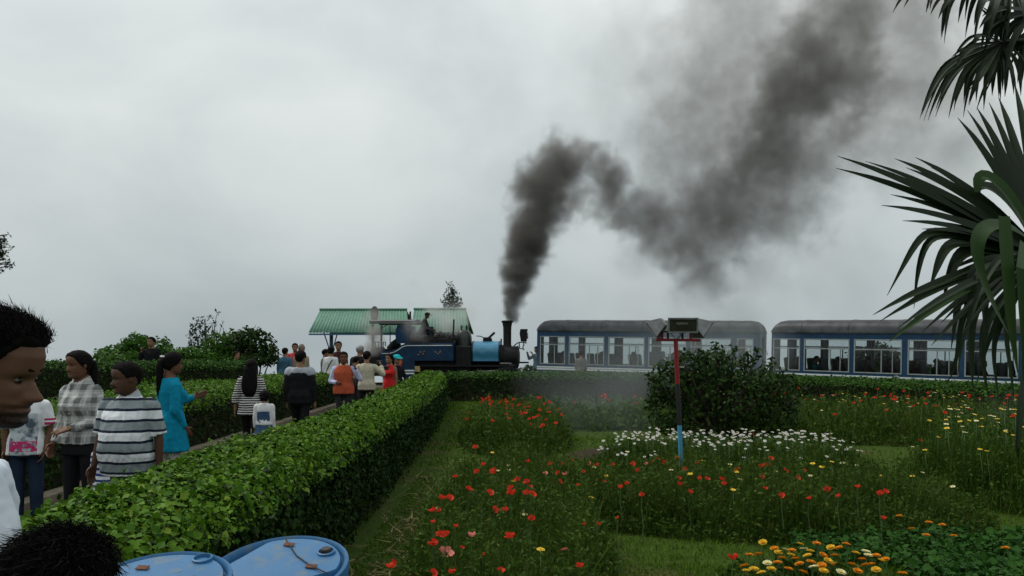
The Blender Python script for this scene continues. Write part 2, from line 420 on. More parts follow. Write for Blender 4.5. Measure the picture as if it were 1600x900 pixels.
def person(name, label, loc, H, yaw, skin, hair_m, top=None, bottom=None, pose=None, v=.012, style='short', wide=1.0, belly=0, group=None,
           head=(0, 0), lean=0, legs=None, hipz=None, curl=.35, shoe=None, thick=.045, face=False, female=False, lump=.012, hsize=1, legs_skin=True, fat=1, tilt=0, root=None, dz=0, hfwd=0, over=()):
    """a figure facing local -Y, feet at the origin; returns its Empty"""
    s = H / 1.72; root = root or thing('person', label, 'person', loc, R(yaw), group)
    pose = {**HANG, **(pose or {})}; skU, skL = MB(), MB()
    shw = .175 * (wide if wide > 1 else wide) * (.92 if female else 1)
    hip_l = .90; up = (hipz / s - hip_l) if hipz is not None else 0
    # upper body is built upright then leaned about the hips
    def U(p):
        p = Vector(p); q = p - Vector((0, 0, hip_l)); q = Matrix.Rotation(R(lean), 3, 'X') @ q
        return (q + Vector((0, 0, hip_l + up))) * s + Vector((0, 0, dz))
    hh = .228 * hsize; chin = 1.72 - hh
    MH = Matrix.Translation((0, -.018 - hfwd, chin + .005)) @ Matrix.Rotation(R(head[0]), 4, 'Z') @ Matrix.Rotation(R(head[1]), 4, 'X') @ Matrix.Rotation(R(tilt), 4, 'Y')
    skU.loft([ring(q[0], wide, belly) for q in TOR[1:]], 16)
    skU.tube([(0, .02, 1.42), (0, .012 - hfwd * .5, 1.50), (0, .004 - hfwd, chin + .07)], [.062, .055, .056], 12)
    nu = 88 if v < .004 else 52 if v < .008 else 30 if v < .014 else 22
    make_head(hh, MH, skU, nu, nu, fat)
    arms = {}
    for sd, key in ((1, 'L'), (-1, 'R')):
        sh = Vector((sd * shw, .012, 1.345)); ua, fa = (Vector(q).normalized() for q in pose[key][:2])
        el = sh + ua * .285; wr = el + fa * .245
        skU.cap(sh, el, .050, .040, 10); skU.cap(el, wr, .041, .027, 10)
        hn = pose[key][2] if len(pose[key]) > 2 else (-sd, -.25, 0)
        hd = pose[key][3] if len(pose[key]) > 3 else fa
        hand(skU, wr, hd, hn, 1.0, pose.get('curl' + key, curl), -1 if sd > 0 else 1, 5 if v > .008 else 6)
        arms[key] = (sh, el, wr)
    lg = legs or {}
    joints = {}
    for sd, key in ((1, 'L'), (-1, 'R')):
        hp = Vector((sd * .09, 0, hip_l - .02 + up)); td, kd = (Vector(q).normalized() for q in lg.get(key, ((sd * .03, 0, -1), (sd * .0, .02, -1))))
        kn = hp + td * .43; an = kn + kd * .385
        joints[key] = (hp, kn, an)
        skL.cap(hp, kn, .085, .055, 10); skL.cap(kn, an, .056, .036, 10)
        skL.cap(an, an + Vector((0, -.13, -.035)), .036, .026, 8)
    V0 = [tuple(U(p)) for p in skU.v]; V1 = [tuple(Vector(p) * s + Vector((0, 0, dz))) for p in skL.v]
    sk = MB(); sk.v = V0 + V1; n0 = len(V0)
    sk.f = skU.f + [tuple(i + n0 for i in f) for f in skL.f]; sk.m = [0] * len(sk.f)
    body = remesh(sk.mesh('body', skin), v, 1)
    Mi = (Matrix.Translation((0, 0, dz)) @ Matrix.Scale(s, 4) @ Matrix.Translation((0, 0, hip_l + up)) @ Matrix.Rotation(R(lean), 4, 'X') @ Matrix.Translation((0, 0, -hip_l)) @ MH)
    if face:
        inv = np.array(Mi.inverted()); p = co_of(body); q = p @ inv[:3, :3].T + inv[:3, 3]; q = q / hh
        fr = (q[:, 1] < -.1)
        lip = np.exp(-((q[:, 2] - .235) / .042) ** 2 - (q[:, 0] / .12) ** 4) * fr
        at = body.attributes.new('lip', 'FLOAT', 'POINT'); at.data.foreach_set('value', lip.astype(np.float32))
        be = (q[:, 2] < .29) & (q[:, 2] > -.1) & (q[:, 1] < .12)
        be = np.where(be, np.clip((.29 - q[:, 2]) / .12, 0, 1) * (1 - .9 * lip), 0)
        at = body.attributes.new('beard', 'FLOAT', 'POINT'); at.data.foreach_set('value', be.astype(np.float32))
    link('body', body, root)
    if face:
        eyeM = mat('eye_white', (.10, .088, .078), .5, .05); irM = mat('eye_iris', (.012, .007, .005), .2, .05); brow = hair_m
        for sx in (-1, 1):
            c = Vector((sx * .135, -.295, .495)) * hh
            e = MB().ell((0, 0, 0), (.055 * hh, .04 * hh, .024 * hh), 12, 8); e.v = [tuple(Mi @ (Vector(p) + c + Vector((0, .004 * hh, 0)))) for p in e.v]
            eo = e.build('eye', eyeM, root, 180)
            e = MB().ell((0, 0, 0), (.026 * hh, .02 * hh, .028 * hh), 10, 6); e.v = [tuple(Mi @ (Vector(p) + c + Vector((0, -.032 * hh, 0)))) for p in e.v]
            e.build('iris', irM, eo, 180)
            b = MB().tube([Mi @ (Vector((sx * xx, yy, zz)) * hh) for xx, yy, zz in ((.05, -.385, .592), (.11, -.372, .604), (.18, -.325, .598), (.235, -.265, .572))],
                          [.014 * hh * s, .022 * hh * s, .019 * hh * s, .008 * hh * s], 6)
            b.build('eyebrow', brow, root, 180)
    # hair
    if hair_m is not None:
        nh = 72 if v < .004 else 44 if v < .012 else 28
        hp, a_, b_ = head_grid(hh, nh, nh, off=hair_off(style, thick, rnd.random() * 9, lump), fat=fat, nose=0)
        hm = MB().add([Mi @ Vector(p) for p in hp], grid_faces(a_, b_)); ngrid = len(hp)
        if style == 'long':
            hm.loft([(.62 * hh, .34 * hh, .16 * hh, .32 * hh), (.3 * hh, .44 * hh, .20 * hh, .34 * hh), (-.2 * hh, .52 * hh, .16 * hh, .46 * hh), (-.75 * hh, .56 * hh, .12 * hh, .62 * hh), (-1.25 * hh, .48 * hh, .09 * hh, .64 * hh), (-1.6 * hh, .26 * hh, .05 * hh, .62 * hh)], 18)
            hm.v[-18 * 6:] = [tuple(Mi @ Vector(p)) for p in hm.v[-18 * 6:]]
        if style == 'pony':
            k = len(hm.v)
            hm.tube([(0, .40 * hh, .62 * hh), (0, .55 * hh, .52 * hh), (0, .56 * hh, .2 * hh), (.02 * hh, .5 * hh, -.3 * hh), (.03 * hh, .5 * hh, -.8 * hh), (0, .5 * hh, -1.1 * hh)], [.10 * hh, .15 * hh, .17 * hh, .16 * hh, .11 * hh, .03 * hh], 12)
            hm.v[k:] = [tuple(Mi @ Vector(p)) for p in hm.v[k:]]
        if style == 'bun':
            hm.ell(Mi @ Vector((0, .47 * hh, .42 * hh)), .19 * hh * s, 12, 8)
        ho = hm.build('hair', hair_m, root, 180)
        if v < .012:
            T_ = .55 * (.5 - .5 * np.cos(np.linspace(0.06, .985, nh) * np.pi)) + .45 * np.linspace(.005, .997, nh); A_ = np.linspace(0, 2 * np.pi, nh, endpoint=False); A_ = A_ - .32 * np.sin(A_)
            A_ = np.degrees(np.abs((A_ + np.pi) % (2 * np.pi) - np.pi)); hl_ = np.interp(A_, HL_A, HL['long' if style in ('long', 'pony', 'bun') else 'short'])
            gm = np.ones(len(hm.v), np.float32); gm[:ngrid] = (T_[:, None] > hl_[None] + .05).ravel(); at = ho.data.attributes.new('grow', 'FLOAT', 'POINT'); at.data.foreach_set('value', gm)
    # garments
    tv = max(v * 1.3, .009)
    def garment(nm, mb, m, vox=tv, crease=0.0, sm=3):
        mb.v = [tuple(U(p)) for p in mb.v]
        me = remesh(mb.mesh(nm, m), vox, sm)
        if crease:
            p = co_of(me); nr = np.empty(len(p) * 3, np.float32); me.vertices.foreach_get('normal', nr); nr = nr.reshape(-1, 3)
            q = p.copy(); q[:, 2] *= .55
            p = p + nr * (vnoise(q * 16, 3.1) * crease * 1.5 + vnoise(q[:, [2, 0, 1]] * 31 + 5, 1.3) * crease * .9)[:, None]
            me.vertices.foreach_set('co', p.astype(np.float32).ravel()); me.update()
        return link(nm, me, root)
    for top in ([top] if top else []) + list(over):
        inf = top.get('infl', .014); hem = top.get('hem', .80); fl = top.get('flare', 0); sl_ = top.get('sleeve', 2); mb = MB()
        zs = sorted({hem, *[z for z in (.56, .66, .74, .80, .86, .93, 1.0, 1.06, 1.12, 1.18, 1.22, 1.27, 1.31, 1.345, 1.38, 1.41, 1.435) if z > hem + .02]})
        rs = [ring(z, wide, belly, inf + .016 * max(0, min(1, (1.04 - z) / .06)), fl) for z in zs]
        if female: rs = [(z, a * (1 - .10 * math.exp(-((z - 1.08) / .09) ** 2)) * (1 - .07 * (z > 1.3)), b + .028 * math.exp(-((z - 1.22) / .06) ** 2), yo - .028 * math.exp(-((z - 1.22) / .06) ** 2)) for z, a, b, yo in rs]
        mb.loft(rs, 24)
        for key in 'LR':
            sh, el, wr = arms[key]; sr = top.get('sr', .0)
            if sl_ <= 0: continue
            if sl_ < 1: e = sh + (el - sh) * sl_; mb.ell(sh, .066 + inf * .4 + sr, 12, 8); mb.tube([sh, e], [.064 + inf * .4 + sr, .060 + inf * .5 + sr], 14)
            elif sl_ <= 1.5: e = el + (wr - el) * (sl_ - 1); mb.ell(sh, .063 + inf * .3 + sr, 12, 8); mb.tube([sh, el, e], [.060 + inf * .3 + sr, .050 + inf * .4 + sr, .046 + inf * .5 + sr], 14)
            else:
                mb.cap(sh, el, .063 + inf * .3 + sr, .047 + inf * .3 + sr, 14); mb.tube([el, el + (wr - el) * .6, wr - (wr - el) * .04], [.047 + inf * .3 + sr, .042 + sr, .034 + inf * .3 + sr], 14)
        for k, nm in enumerate(top.get('names', [top.get('name', 'shirt')])):
            garment(nm, mb, top['mat'], crease=top.get('crease', .003))
        if top.get('collar'):
            c = MB(); n = 20; o = []
            for k in range(n + 1):                                      # folded collar, open at the throat
                a = R(-68) + R(316) * (k / n) ; a = -math.pi / 2 + R(20) + (2 * math.pi - R(40)) * k / n
                dip = .05 * math.exp(-(min(k, n - k) / 3.0) ** 2); cx, sy = math.cos(a), math.sin(a)
                o += [(cx * .062, .012 + sy * .062 - .01 * 0, 1.485 - dip), (cx * .071, .012 + sy * .071, 1.492 - dip), (cx * (.105 + .2 * dip), .012 + sy * (.098 + .3 * dip), 1.425 - dip * 1.25), (cx * (.097 + .2 * dip), .012 + sy * (.09 + .3 * dip), 1.417 - dip * 1.25)]
            fs = [(4 * k + i, 4 * k + (i + 1) % 4, 4 * k + 4 + (i + 1) % 4, 4 * k + 4 + i) for k in range(n) for i in range(4)]
            c.add([U(p) for p in o], fs); c.build('collar', top['collar'], root, 60)
    if bottom:
        mb = MB(); inf = bottom.get('infl', .012); ln = bottom.get('len', 1.0)
        if bottom.get('kind') == 'skirt':
            z0 = bottom.get('hem', .45); mb.loft([ring(z, wide, belly * .3, inf, bottom.get('flare', .2)) for z in (z0, z0 + .12, .75, .86, .95, 1.02) + tuple(bottom.get('bib', ()))], 20)
            mb.v = [tuple(U(p)) for p in mb.v]
        else:
            mb.loft([ring(z, wide, belly * .4, inf + .006) for z in (.76, .80, .86, .93, 1.0)], 18); mb.v = [tuple(U(p)) for p in mb.v]
            k = len(mb.v)
            for key in 'LR':
                hp, kn, an = joints[key]; e = kn + (an - kn) * max(.05, (ln - .5) * 2) if ln > .5 else hp + (kn - hp) * ln * 2
                wd = bottom.get('wd', 1)
                if ln > .55: mb.cap(hp, kn, .090 + inf * .5, (.064 + inf * .4) * wd, 12); mb.tube([kn, e], [(.066 + inf * .4) * wd, (.052 + inf * .4) * wd], 12)
                else: mb.tube([hp, e], [.098 + inf * .5, .075], 12)
            mb.v[k:] = [tuple(Vector(p) * s + Vector((0, 0, dz))) for p in mb.v[k:]]
        me = remesh(mb.mesh(bottom.get('name', 'trousers'), bottom['mat']), tv, 2); link(bottom.get('name', 'trousers'), me, root)
    if shoe is not None:
        for key in 'LR':
            an = joints[key][2] * s + Vector((0, 0, dz)); m = MB()
            m.loft([(an.z - .075 * s, .045 * s, .125 * s, an.y - .06 * s, an.x), (an.z - .05 * s, .048 * s, .13 * s, an.y - .06 * s, an.x), (an.z - .02 * s, .042 * s, .10 * s, an.y - .03 * s, an.x), (an.z + .02 * s, .04 * s, .05 * s, an.y + .01 * s, an.x)], 12)
            m.build('shoe', shoe, root, 180)
    return root, Mi, hh, {k: [U(p) for p in q] for k, q in arms.items()}
# ------------------------------------------------------------------ terrain, path, track
TRK = [(-26, 24, .30), (-19, 29.5, .30), (-12, 33.4, .29), (-6, 35.15, .27), (-2.3, 35.3, .25), (1.2, 34.8, .23), (5.2, 33.0, .16), (9.5, 30.9, .08), (12.5, 28.5, .01), (15.8, 25.6, -.07), (18.5, 22.0, -.15), (20.3, 18, -.2), (21, 13, -.25), (20.6, 7, -.25)]
def trk_samples(step=.25):
    P3 = [Vector(p) for p in TRK]; o = []
    for i in range(len(P3) - 1):
        a, b, c, d = P3[max(i - 1, 0)], P3[i], P3[i + 1], P3[min(i + 2, len(P3) - 1)]
        n = int((c - b).length / step)
        for k in range(n):
            t = k / n; o.append(.5 * ((2 * b) + (c - a) * t + (2 * a - 5 * b + 4 * c - d) * t * t + (3 * b - a - 3 * c + d) * t ** 3))
    return o
TS = trk_samples()
TSA = np.array([(p.x, p.y, p.z) for p in TS])
def gz(x, y):
    z = .35 * sstep(-x, 6.4, 8.2) * sstep(y, 13, 17) * (1 - sstep(y, 21.5, 24.5))
    d2 = (TSA[:, 0] - x) ** 2 + (TSA[:, 1] - y) ** 2; i = int(d2.argmin()); d = math.sqrt(d2[i])
    z += (TSA[i, 2] - .14 - z) * (1 - sstep(d, 1.2, 4.0))
    r = math.hypot(x - 0, y - 14)
    if r > 27: z -= .55 * (r - 27) * sstep(r, 27, 33)
    z = max(z, -60)
    return z + .02 * math.sin(x * 2.1 + y * 1.3) * math.sin(y * 1.7 - x * .6) * (1 if (x > -1 or x < -5.6) else 0)
BEDS = []        # flower beds: (centre x, centre y, half width, half length, rotation)
def in_bed(x, y, grow=1.0):
    for bx_, by_, a, b, ro in BEDS:
        c, s = math.cos(ro), math.sin(ro); dx, dy = x - bx_, y - by_
        u, v = (dx * c + dy * s) / (a * grow), (-dx * s + dy * c) / (b * grow)
        if u * u + v * v < 1: return 1 - (u * u + v * v)
    return 0
BED = {'poppy': (.02, 7.7, .82, 3.5, -.03), 'poppy_far': (.05, 15.9, 1.0, 3.1, 0.0), 'front': (2.5, 8.55, 2.2, 1.25, -.06), 'daisy': (3.1, 11.9, 2.0, 1.1, -.05), 'bush': (2.5, 13.4, 1.9, 1.3, 0),
       'right': (6.75, 9.7, 1.95, 2.1, .05), 'back_right': (7.6, 16.8, 3.2, 2.6, -.25), 'back_mid': (2.2, 19.5, 2.6, 2.4, 0), 'marigold': (2.02, 5.75, .62, .42, .0), 'left_garden': (-8.2, 13.6, 1.6, 2.6, 0), 'left_near': (-7.2, 9.3, 1.2, 1.5, 0)}
BEDS = list(BED.values())
xs = np.unique(np.concatenate([np.linspace(-14, 14, 113), np.linspace(-45, 45, 61), np.array([-800, -400, -200, -120, -80, -60, 60, 80, 120, 200, 400, 800])]))
ys = np.unique(np.concatenate([np.linspace(-2, 26, 113), np.linspace(-30, 60, 61), np.array([-400, -200, -100, -60, 75, 90, 120, 200, 400, 800])]))
Vg = np.array([(x, y, gz(x, y)) for y in ys for x in xs]); nx = len(xs)
ii, jj = np.meshgrid(np.arange(nx - 1), np.arange(len(ys) - 1)); q = (jj * nx + ii).ravel()
g = NT('ground_soil_grass', .95, .1); oc, x_ = g.obj()
n1 = g.noise(oc, .9, 6); n2 = g.noise(oc, 22, 5); n3 = g.noise(oc, 5, 4)
grs = g.mix(n2, (.016, .038, .004), (.048, .080, .010)); dry = g.mix(n2, (.03, .028, .012), (.10, .085, .035))
f = g.math('MULTIPLY', g.math('SUBTRACT', n1, .52), 6.0)
c = g.mix(g.math('MINIMUM', g.math('MAXIMUM', f, 0.0), .8), grs, dry)
at = g.node('ShaderNodeAttribute', attribute_name='soil'); soil = g.mix(n3, (.018, .013, .008), (.045, .032, .02))
c = g.mix(at.outputs['Fac'], c, soil); g.bump(n2, .8, .04)
ground_m = g.done(c)
me = np_mesh('ground', Vg, np.stack([q, q + 1, q + nx + 1, q + nx], 1), ground_m, True)
at = me.attributes.new('soil', 'FLOAT', 'POINT'); at.data.foreach_set('value', np.array([min(1, 3 * in_bed(x, y)) for x, y, z in Vg], dtype=np.float32))
tag(link('ground', me), kind='structure')

path_m = mat('worn_path_concrete', (.05, .047, .042), .9, .35, 3, bump=.4, bscale=40)
m = MB()
pl = [(-3, -5.02, -1.0), (3, -5.02, -1.0), (4, -5.02, -2.2), (12, -5.02, -2.5), (25, -5.1, -2.9), (31, -6, -2.0)]
prs = [(y + t * (pl[i + 1][0] - y), a + t * (pl[i + 1][1] - a), b + t * (pl[i + 1][2] - b)) for i, (y, a, b) in enumerate(pl[:-1]) for t in (0, .25, .5, .75)] + [pl[-1]]
vs = [(a + (b - a) * k / 4, y, gz(a + (b - a) * k / 4, y) + .012) for y, a, b in prs for k in range(5)]
m.add(vs, [(i * 5 + k, i * 5 + k + 1, i * 5 + k + 6, i * 5 + k + 5) for i in range(len(prs) - 1) for k in range(4)])
tag(m.build('path', path_m), kind='structure')
kerb_m = mat('kerb_stone', (.17, .145, .105), .9, .3, 6, bump=.4)
kb = MB()
for k in range(20):
    y0 = 3.0 + k * 1.1; kb.bx(-5.22, -5.03, y0, y0 + 1.085, -.05, .11)
tag(kb.build('kerb', kerb_m, None, 30, .012), kind='structure')

ballast_m = mat('ballast_stone', (.10, .09, .08), .95, .5, 30, bump=1.0, bscale=30)
vs = []; fs = []
for i, p in enumerate(TS):
    d = (TS[min(i + 1, len(TS) - 1)] - TS[max(i - 1, 0)]); n = Vector((-d.y, d.x, 0)).normalized()
    for wd, dz in ((-1.35, -.2), (-.9, -.085), (.9, -.085), (1.35, -.2)): vs.append(p + n * wd + Vector((0, 0, dz)))
fs = [(i * 4 + k, i * 4 + k + 1, i * 4 + k + 5, i * 4 + k + 4) for i in range(len(TS) - 1) for k in range(3)]
tag(MB().add(vs, fs).build('track_bed', ballast_m), kind='structure')
track = thing('railway_track', 'narrow gauge railway track curving behind the clipped hedge under the blue train', 'railway track')
rust = mat('rail_steel', (.10, .065, .045), .5, .3, 10, .6)
for sgn in (-1, 1):
    pts = []
    for i in range(0, len(TS), 2):
        p = TS[i]; d = (TS[min(i + 1, len(TS) - 1)] - TS[max(i - 1, 0)]); n = Vector((-d.y, d.x, 0)).normalized(); pts.append(p + n * sgn * .305 + Vector((0, 0, -.035)))
    MB().tube(pts, .034, 4).build('rail', rust, track)
slm = MB().box((0, 0, 0), (1.2, .18, .1)).mesh('sleeper', mat('sleeper_wood', (.07, .055, .04), .9, .4, 12), 30)
for i in range(8, len(TS), 3):
    p = TS[i]
    if not (-12 < p.x < 17): continue
    d = TS[min(i + 1, len(TS) - 1)] - TS[i - 1]
    o = link('sleeper', slm, track); o.location = p + Vector((0, 0, -.115)); o.rotation_euler = (0, 0, math.atan2(d.y, d.x) + math.pi / 2)

# ------------------------------------------------------------------ hedges
LH1 = mat_leaf('hedge_leaf_lit', (.028, .086, .005), (.090, .185, .011), .18, .5, (.17, .24, .03))  # hedge-top leaves, lighter as if lit from above; light put into the colour
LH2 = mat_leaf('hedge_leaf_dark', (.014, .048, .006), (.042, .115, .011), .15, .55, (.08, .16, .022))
LH1_SHADE = mat_leaf('hedge_leaf_shaded', (.006, .019, .003), (.018, .045, .006), .08, .6, (.05, .075, .015)); LH2_SHADE = mat_leaf('hedge_leaf_shaded_dark', (.007, .020, .004), (.020, .046, .007), .10, .6, (.04, .06, .012))  # darkened copies of the leaves for hedge sides, shade put into the colour
twig_m = mat('hedge_twig', (.022, .020, .012), .95, .5, 14, bump=1, bscale=25)
def hedge(label, rows, h, lsz, leaf_m, shape='lobed', layers=2.6, parts=0, group=None, z0=None):
    """rows: (left x, left y, right x, right y) cross-sections along the hedge"""
    root = thing('hedge', label, 'hedge', (0, 0, 0), 0, group)
    zb = (lambda x, y: gz(x, y)) if z0 is None else (lambda x, y: z0)
    co = MB(); nr = len(rows); vs = []
    for j, (lx, ly, rx, ry) in enumerate(rows):
        Lp, Rp = Vector((lx, ly, 0)), Vector((rx, ry, 0)); ac = (Rp - Lp).normalized(); ins = .07
        al = Vector((-ac.y, ac.x, 0)) * (.09 if j == 0 else -.09 if j == nr - 1 else 0)
        for p, z in ((Lp + ac * ins, 0), (Lp + ac * ins * 1.7, h - .27), (Lp + ac * .26, h - .09), (Rp - ac * .26, h - .09), (Rp - ac * ins * 1.7, h - .27), (Rp - ac * ins, 0)):
            p = p + al; vs.append((p.x, p.y, zb(p.x, p.y) + z - (.05 if z == 0 else 0)))
    fs = [(i * 6 + k, i * 6 + k + 1, i * 6 + k + 7, i * 6 + k + 6) for i in range(nr - 1) for k in range(5)] + [tuple(range(6)), tuple(reversed(range(6 * nr - 6, 6 * nr)))]
    co.add(vs, fs).build('branches', twig_m, root)
    PP, NN, SS, KK = [], [], [], []
    shaded_m = LH1_SHADE if leaf_m is LH1 else LH2_SHADE  # shade-coloured leaves for the sides and ends
    for i in range(nr - 1):
        a, b = np.array(rows[i], float), np.array(rows[i + 1], float)
        dist = max(1.5, (a[1] + a[3] + b[1] + b[3]) / 4); sz = max(lsz, .0030 * dist); cov = layers / (.42 * sz * sz)
        ln = (np.hypot(b[0] - a[0], b[1] - a[1]) + np.hypot(b[2] - a[2], b[3] - a[3])) / 2; wd = np.hypot(a[0] - a[2], a[1] - a[3])
        def put(n, kind, sd=0):
            if n < 1: return
            s = rng.random((n, 1)); r = a + (b - a) * s; Lp, Rp = r[:, :2], r[:, 2:]
            ac = Rp - Lp; wl = np.linalg.norm(ac, axis=1, keepdims=True); ac = ac / wl
            if kind == 'top':
                t = rng.uniform(-.02, 1.02, (n, 1)); xy = Lp + ac * wl * t
                ed = np.clip(1 - np.minimum(t, 1 - t) * wl / .24, 0, 1.15)
                z = h - .13 * ed[:, 0] ** 2 + rng.normal(-.01, .022, n)
                nr_ = np.concatenate([ac * np.where(t > .5, 1, -1) * ed * .8, np.ones((n, 1))], 1)
            else:
                xy = (Rp if sd > 0 else Lp) + ac * sd * np.minimum(rng.normal(-.035, .05, (n, 1)), .05); z = rng.random(n) ** .8 * (h - .02)
                nr_ = np.concatenate([ac * sd, np.full((n, 1), .08)], 1)
            gnd = np.array([zb(x, y) for x, y in xy[::max(1, n // 40)]]).mean()
            p = np.concatenate([xy, (z + gnd)[:, None]], 1)
            if kind == 'top': p[:, 2] += vnoise(p * 1.6, 1) * .04 + vnoise(p * 6, 4) * .018 + (rng.random(n) < .05) * rng.uniform(0, .07, n)
            else: p[:, :2] += ac * sd * (vnoise(p * 2.2, 2) * .07 - .10 * np.clip((p[:, 2] - gnd - h + .3) / .3, 0, 1) ** 2)[:, None]
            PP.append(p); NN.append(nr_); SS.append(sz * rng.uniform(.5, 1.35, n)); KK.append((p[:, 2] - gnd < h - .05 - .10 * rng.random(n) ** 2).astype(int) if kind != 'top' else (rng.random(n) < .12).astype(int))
        put(int(ln * wd * cov), 'top'); put(int(ln * h * cov * .46), 'side', 1); put(int(ln * h * cov * .45), 'side', -1)
    for j, sgn in ((0, -1), (nr - 1, 1)):                   # the two ends
        lx, ly, rx, ry = rows[j]; sz = max(lsz, .003 * ly); wd = math.hypot(rx - lx, ry - ly); n = int(wd * h * 2.0 / (.42 * sz * sz))
        t = rng.random(n); z = rng.random(n) ** .8 * h; ac = np.array([rx - lx, ry - ly]) / wd; al = np.array([-ac[1], ac[0]])
        if (rows[1][1] - rows[0][1]) * al[1] + (rows[1][0] - rows[0][0]) * al[0] < 0: al = -al
        xy = np.array([lx, ly]) + ac * wd * t[:, None] + al * sgn * rng.normal(0, .035, (n, 1))
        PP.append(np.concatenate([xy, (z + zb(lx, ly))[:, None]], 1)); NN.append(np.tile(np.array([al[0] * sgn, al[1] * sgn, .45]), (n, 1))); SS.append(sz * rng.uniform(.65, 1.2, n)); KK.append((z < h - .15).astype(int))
    p, n_, s, kk = np.concatenate(PP), np.concatenate(NN), np.concatenate(SS), np.concatenate(KK)
    if parts:
        d = np.hypot(p[:, 0], p[:, 1]); cand = np.where((p[:, 2] > h - .09) & (p[:, 1] < 5.2) & (p[:, 1] > 3.3))[0]; cand = cand[np.argsort(d[cand] / s[cand])][:int(parts * 2.2)]
        sel = rng.choice(cand, min(parts, len(cand)), replace=False)
        T, tri = LEAF[shape]; lm = []
        for v_ in range(5):
            TT = T.copy(); TT[:, 2] += rng.normal(0, .02, len(T)); lm.append(np_mesh('leaf', TT, tri, leaf_m))
        for k, i in enumerate(sel):
            o = link('leaf', lm[k % 5], root); nn = Vector(n_[i] + rng.normal(0, .45, 3)).normalized(); a_ = nn.cross(Vector(rng.normal(0, 1, 3))).normalized()
            M = Matrix((a_, nn.cross(a_), nn)).transposed().to_4x4(); M = Matrix.Translation(Vector(p[i]) + nn * .012) @ M @ Matrix.Scale(s[i] * 1.12, 4); o.matrix_world = M
        keep = np.ones(len(p), bool); keep[sel] = False; p, n_, s, kk = p[keep], n_[keep], s[keep], kk[keep]
    fm = scatter(p, n_, s, shape, [leaf_m, shaded_m], 'foliage', .55); fm.polygons.foreach_set('material_index', np.repeat(kk, len(LEAF[shape][1])).astype(np.int32))
    tag(link('foliage', fm, root), kind='stuff')
    return root
def seg(rows, n):
    o = []
    for i in range(len(rows) - 1):
        a, b = np.array(rows[i], float), np.array(rows[i + 1], float)
        o += [tuple(a + (b - a) * k / n) for k in range(n)]
    return o + [tuple(rows[-1])]
hedge('bright clipped hedge running from the blue drums to the train', seg([(-2.36, 3.08, -1.50, 3.0), (-2.42, 3.8, -1.44, 3.7), (-2.48, 4.7, -1.45, 4.6), (-2.54, 6.5, -1.44, 6.5), (-2.44, 7.8, -1.44, 7.8), (-2.36, 10.6, -1.46, 10.6), (-2.52, 16.5, -1.58, 16.3), (-2.88, 23.5, -1.85, 23.2), (-3.0, 27.9, -2.2, 26.8)], 2),
      .90, .038, LH1, 'lobed', 3.0, 300)
hedge('dark green clipped hedge along the track between garden and coaches', seg([(-2.1, 28.0, -2.1, 26.9), (.7, 28.2, .6, 27.0), (4.9, 26.7, 4.3, 25.6), (8.6, 23.9, 7.8, 23.0), (10.3, 20.6, 9.2, 19.9), (11.7, 17.6, 10.5, 17.1), (12.6, 14.0, 11.5, 13.8)], 2),
      .90, .06, LH2, 'oval', 2.6)
hedge('clipped hedge on the far side of the path, behind the walkers', seg([(-5.85, 7.7, -5.28, 7.7), (-6.05, 10.4, -5.25, 10.4), (-7.2, 12.6, -5.20, 12.4), (-7.6, 18, -5.22, 18), (-7.1, 25.2, -5.3, 25.2)], 2),
      .90, .06, LH1, 'oval', 2.6)
hedge('long level hedge at the back of the left garden, in front of the round bushes', seg([(-16, 19.2, -16, 18.2), (-11, 19.1, -11, 18.1), (-8.2, 19.2, -8.0, 18.2), (-6.6, 20.6, -6.2, 19.8)], 2)[::-1],
      1.06, .06, LH2, 'oval', 2.6, z0=.33)
# ------------------------------------------------------------------ steam engine
BLK = mat('engine_black', (.010, .010, .011), .6, .4, 6, 0, .2, bump=.15, bscale=30, dirt=(.03, .026, .023))
BLU = mat('engine_dark_blue', (.005, .030, .074), .5, .25, 4, 0, .2, bump=.05, bscale=12, dirt=(.007, .018, .038))
LBL = mat('engine_light_blue', (.045, .22, .36), .35, .15, 4, 0, .5, bump=.06, bscale=9, dirt=(.04, .13, .2))
WHT = mat('lining_white', (.62, .66, .66), .5, .12, 9)
GREY = mat('roof_grey', (.10, .10, .10), .7, .3, 5, bump=.2)
GOLD = mat('gold_paint', (.42, .24, .07), .45, .2, 12)
REDB = mat('badge_red', (.40, .05, .02), .5, .2, 20)
COAL = mat('coal', (.012, .012, .013), .55, .5, 20, bump=1, bscale=30)
STEEL = mat('bare_steel', (.28, .28, .27), .4, .3, 12, .7)
LK = 34.2 / F; LX0 = 700
loco = thing('steam_locomotive', 'dark blue tank steam engine with tall black chimney and light blue saddle tank', 'steam locomotive', (XW(LX0, 35.2), 35.2, .25), R(-3))
def lx(px): return (px - LX0) * LK
def lz(py): return ZW(py, 34.2) - .25
def lp(px, py): return (lx(px), lz(py))
TY = .92
body = [(597, 549), (611, 549), (618, 547.5), (625, 544), (631, 539), (638, 536.5), (713, 536), (713, 564), (652, 564), (652, 588), (597, 588)]
tank = MB().prism([lp(*q) for q in body][::-1], -TY, TY).build('side_tank', BLU, loco, 30, .012)
ln = MB(); ln.tube([Vector((lx(a), -TY - .006, lz(b))) for a, b in ((600, 552.5), (612, 552.3), (619, 550.5), (626, 546.8), (632, 542.3), (639, 540), (711, 539.6))], .018, 6)
ln.build('lining', WHT, tank)
for y in (579.2, 583.6): MB().bx(lx(597.5), lx(651.5), -TY - .010, -TY - .002, lz(y + 1.1), lz(y - 1.1)).build('stripe', WHT, tank)
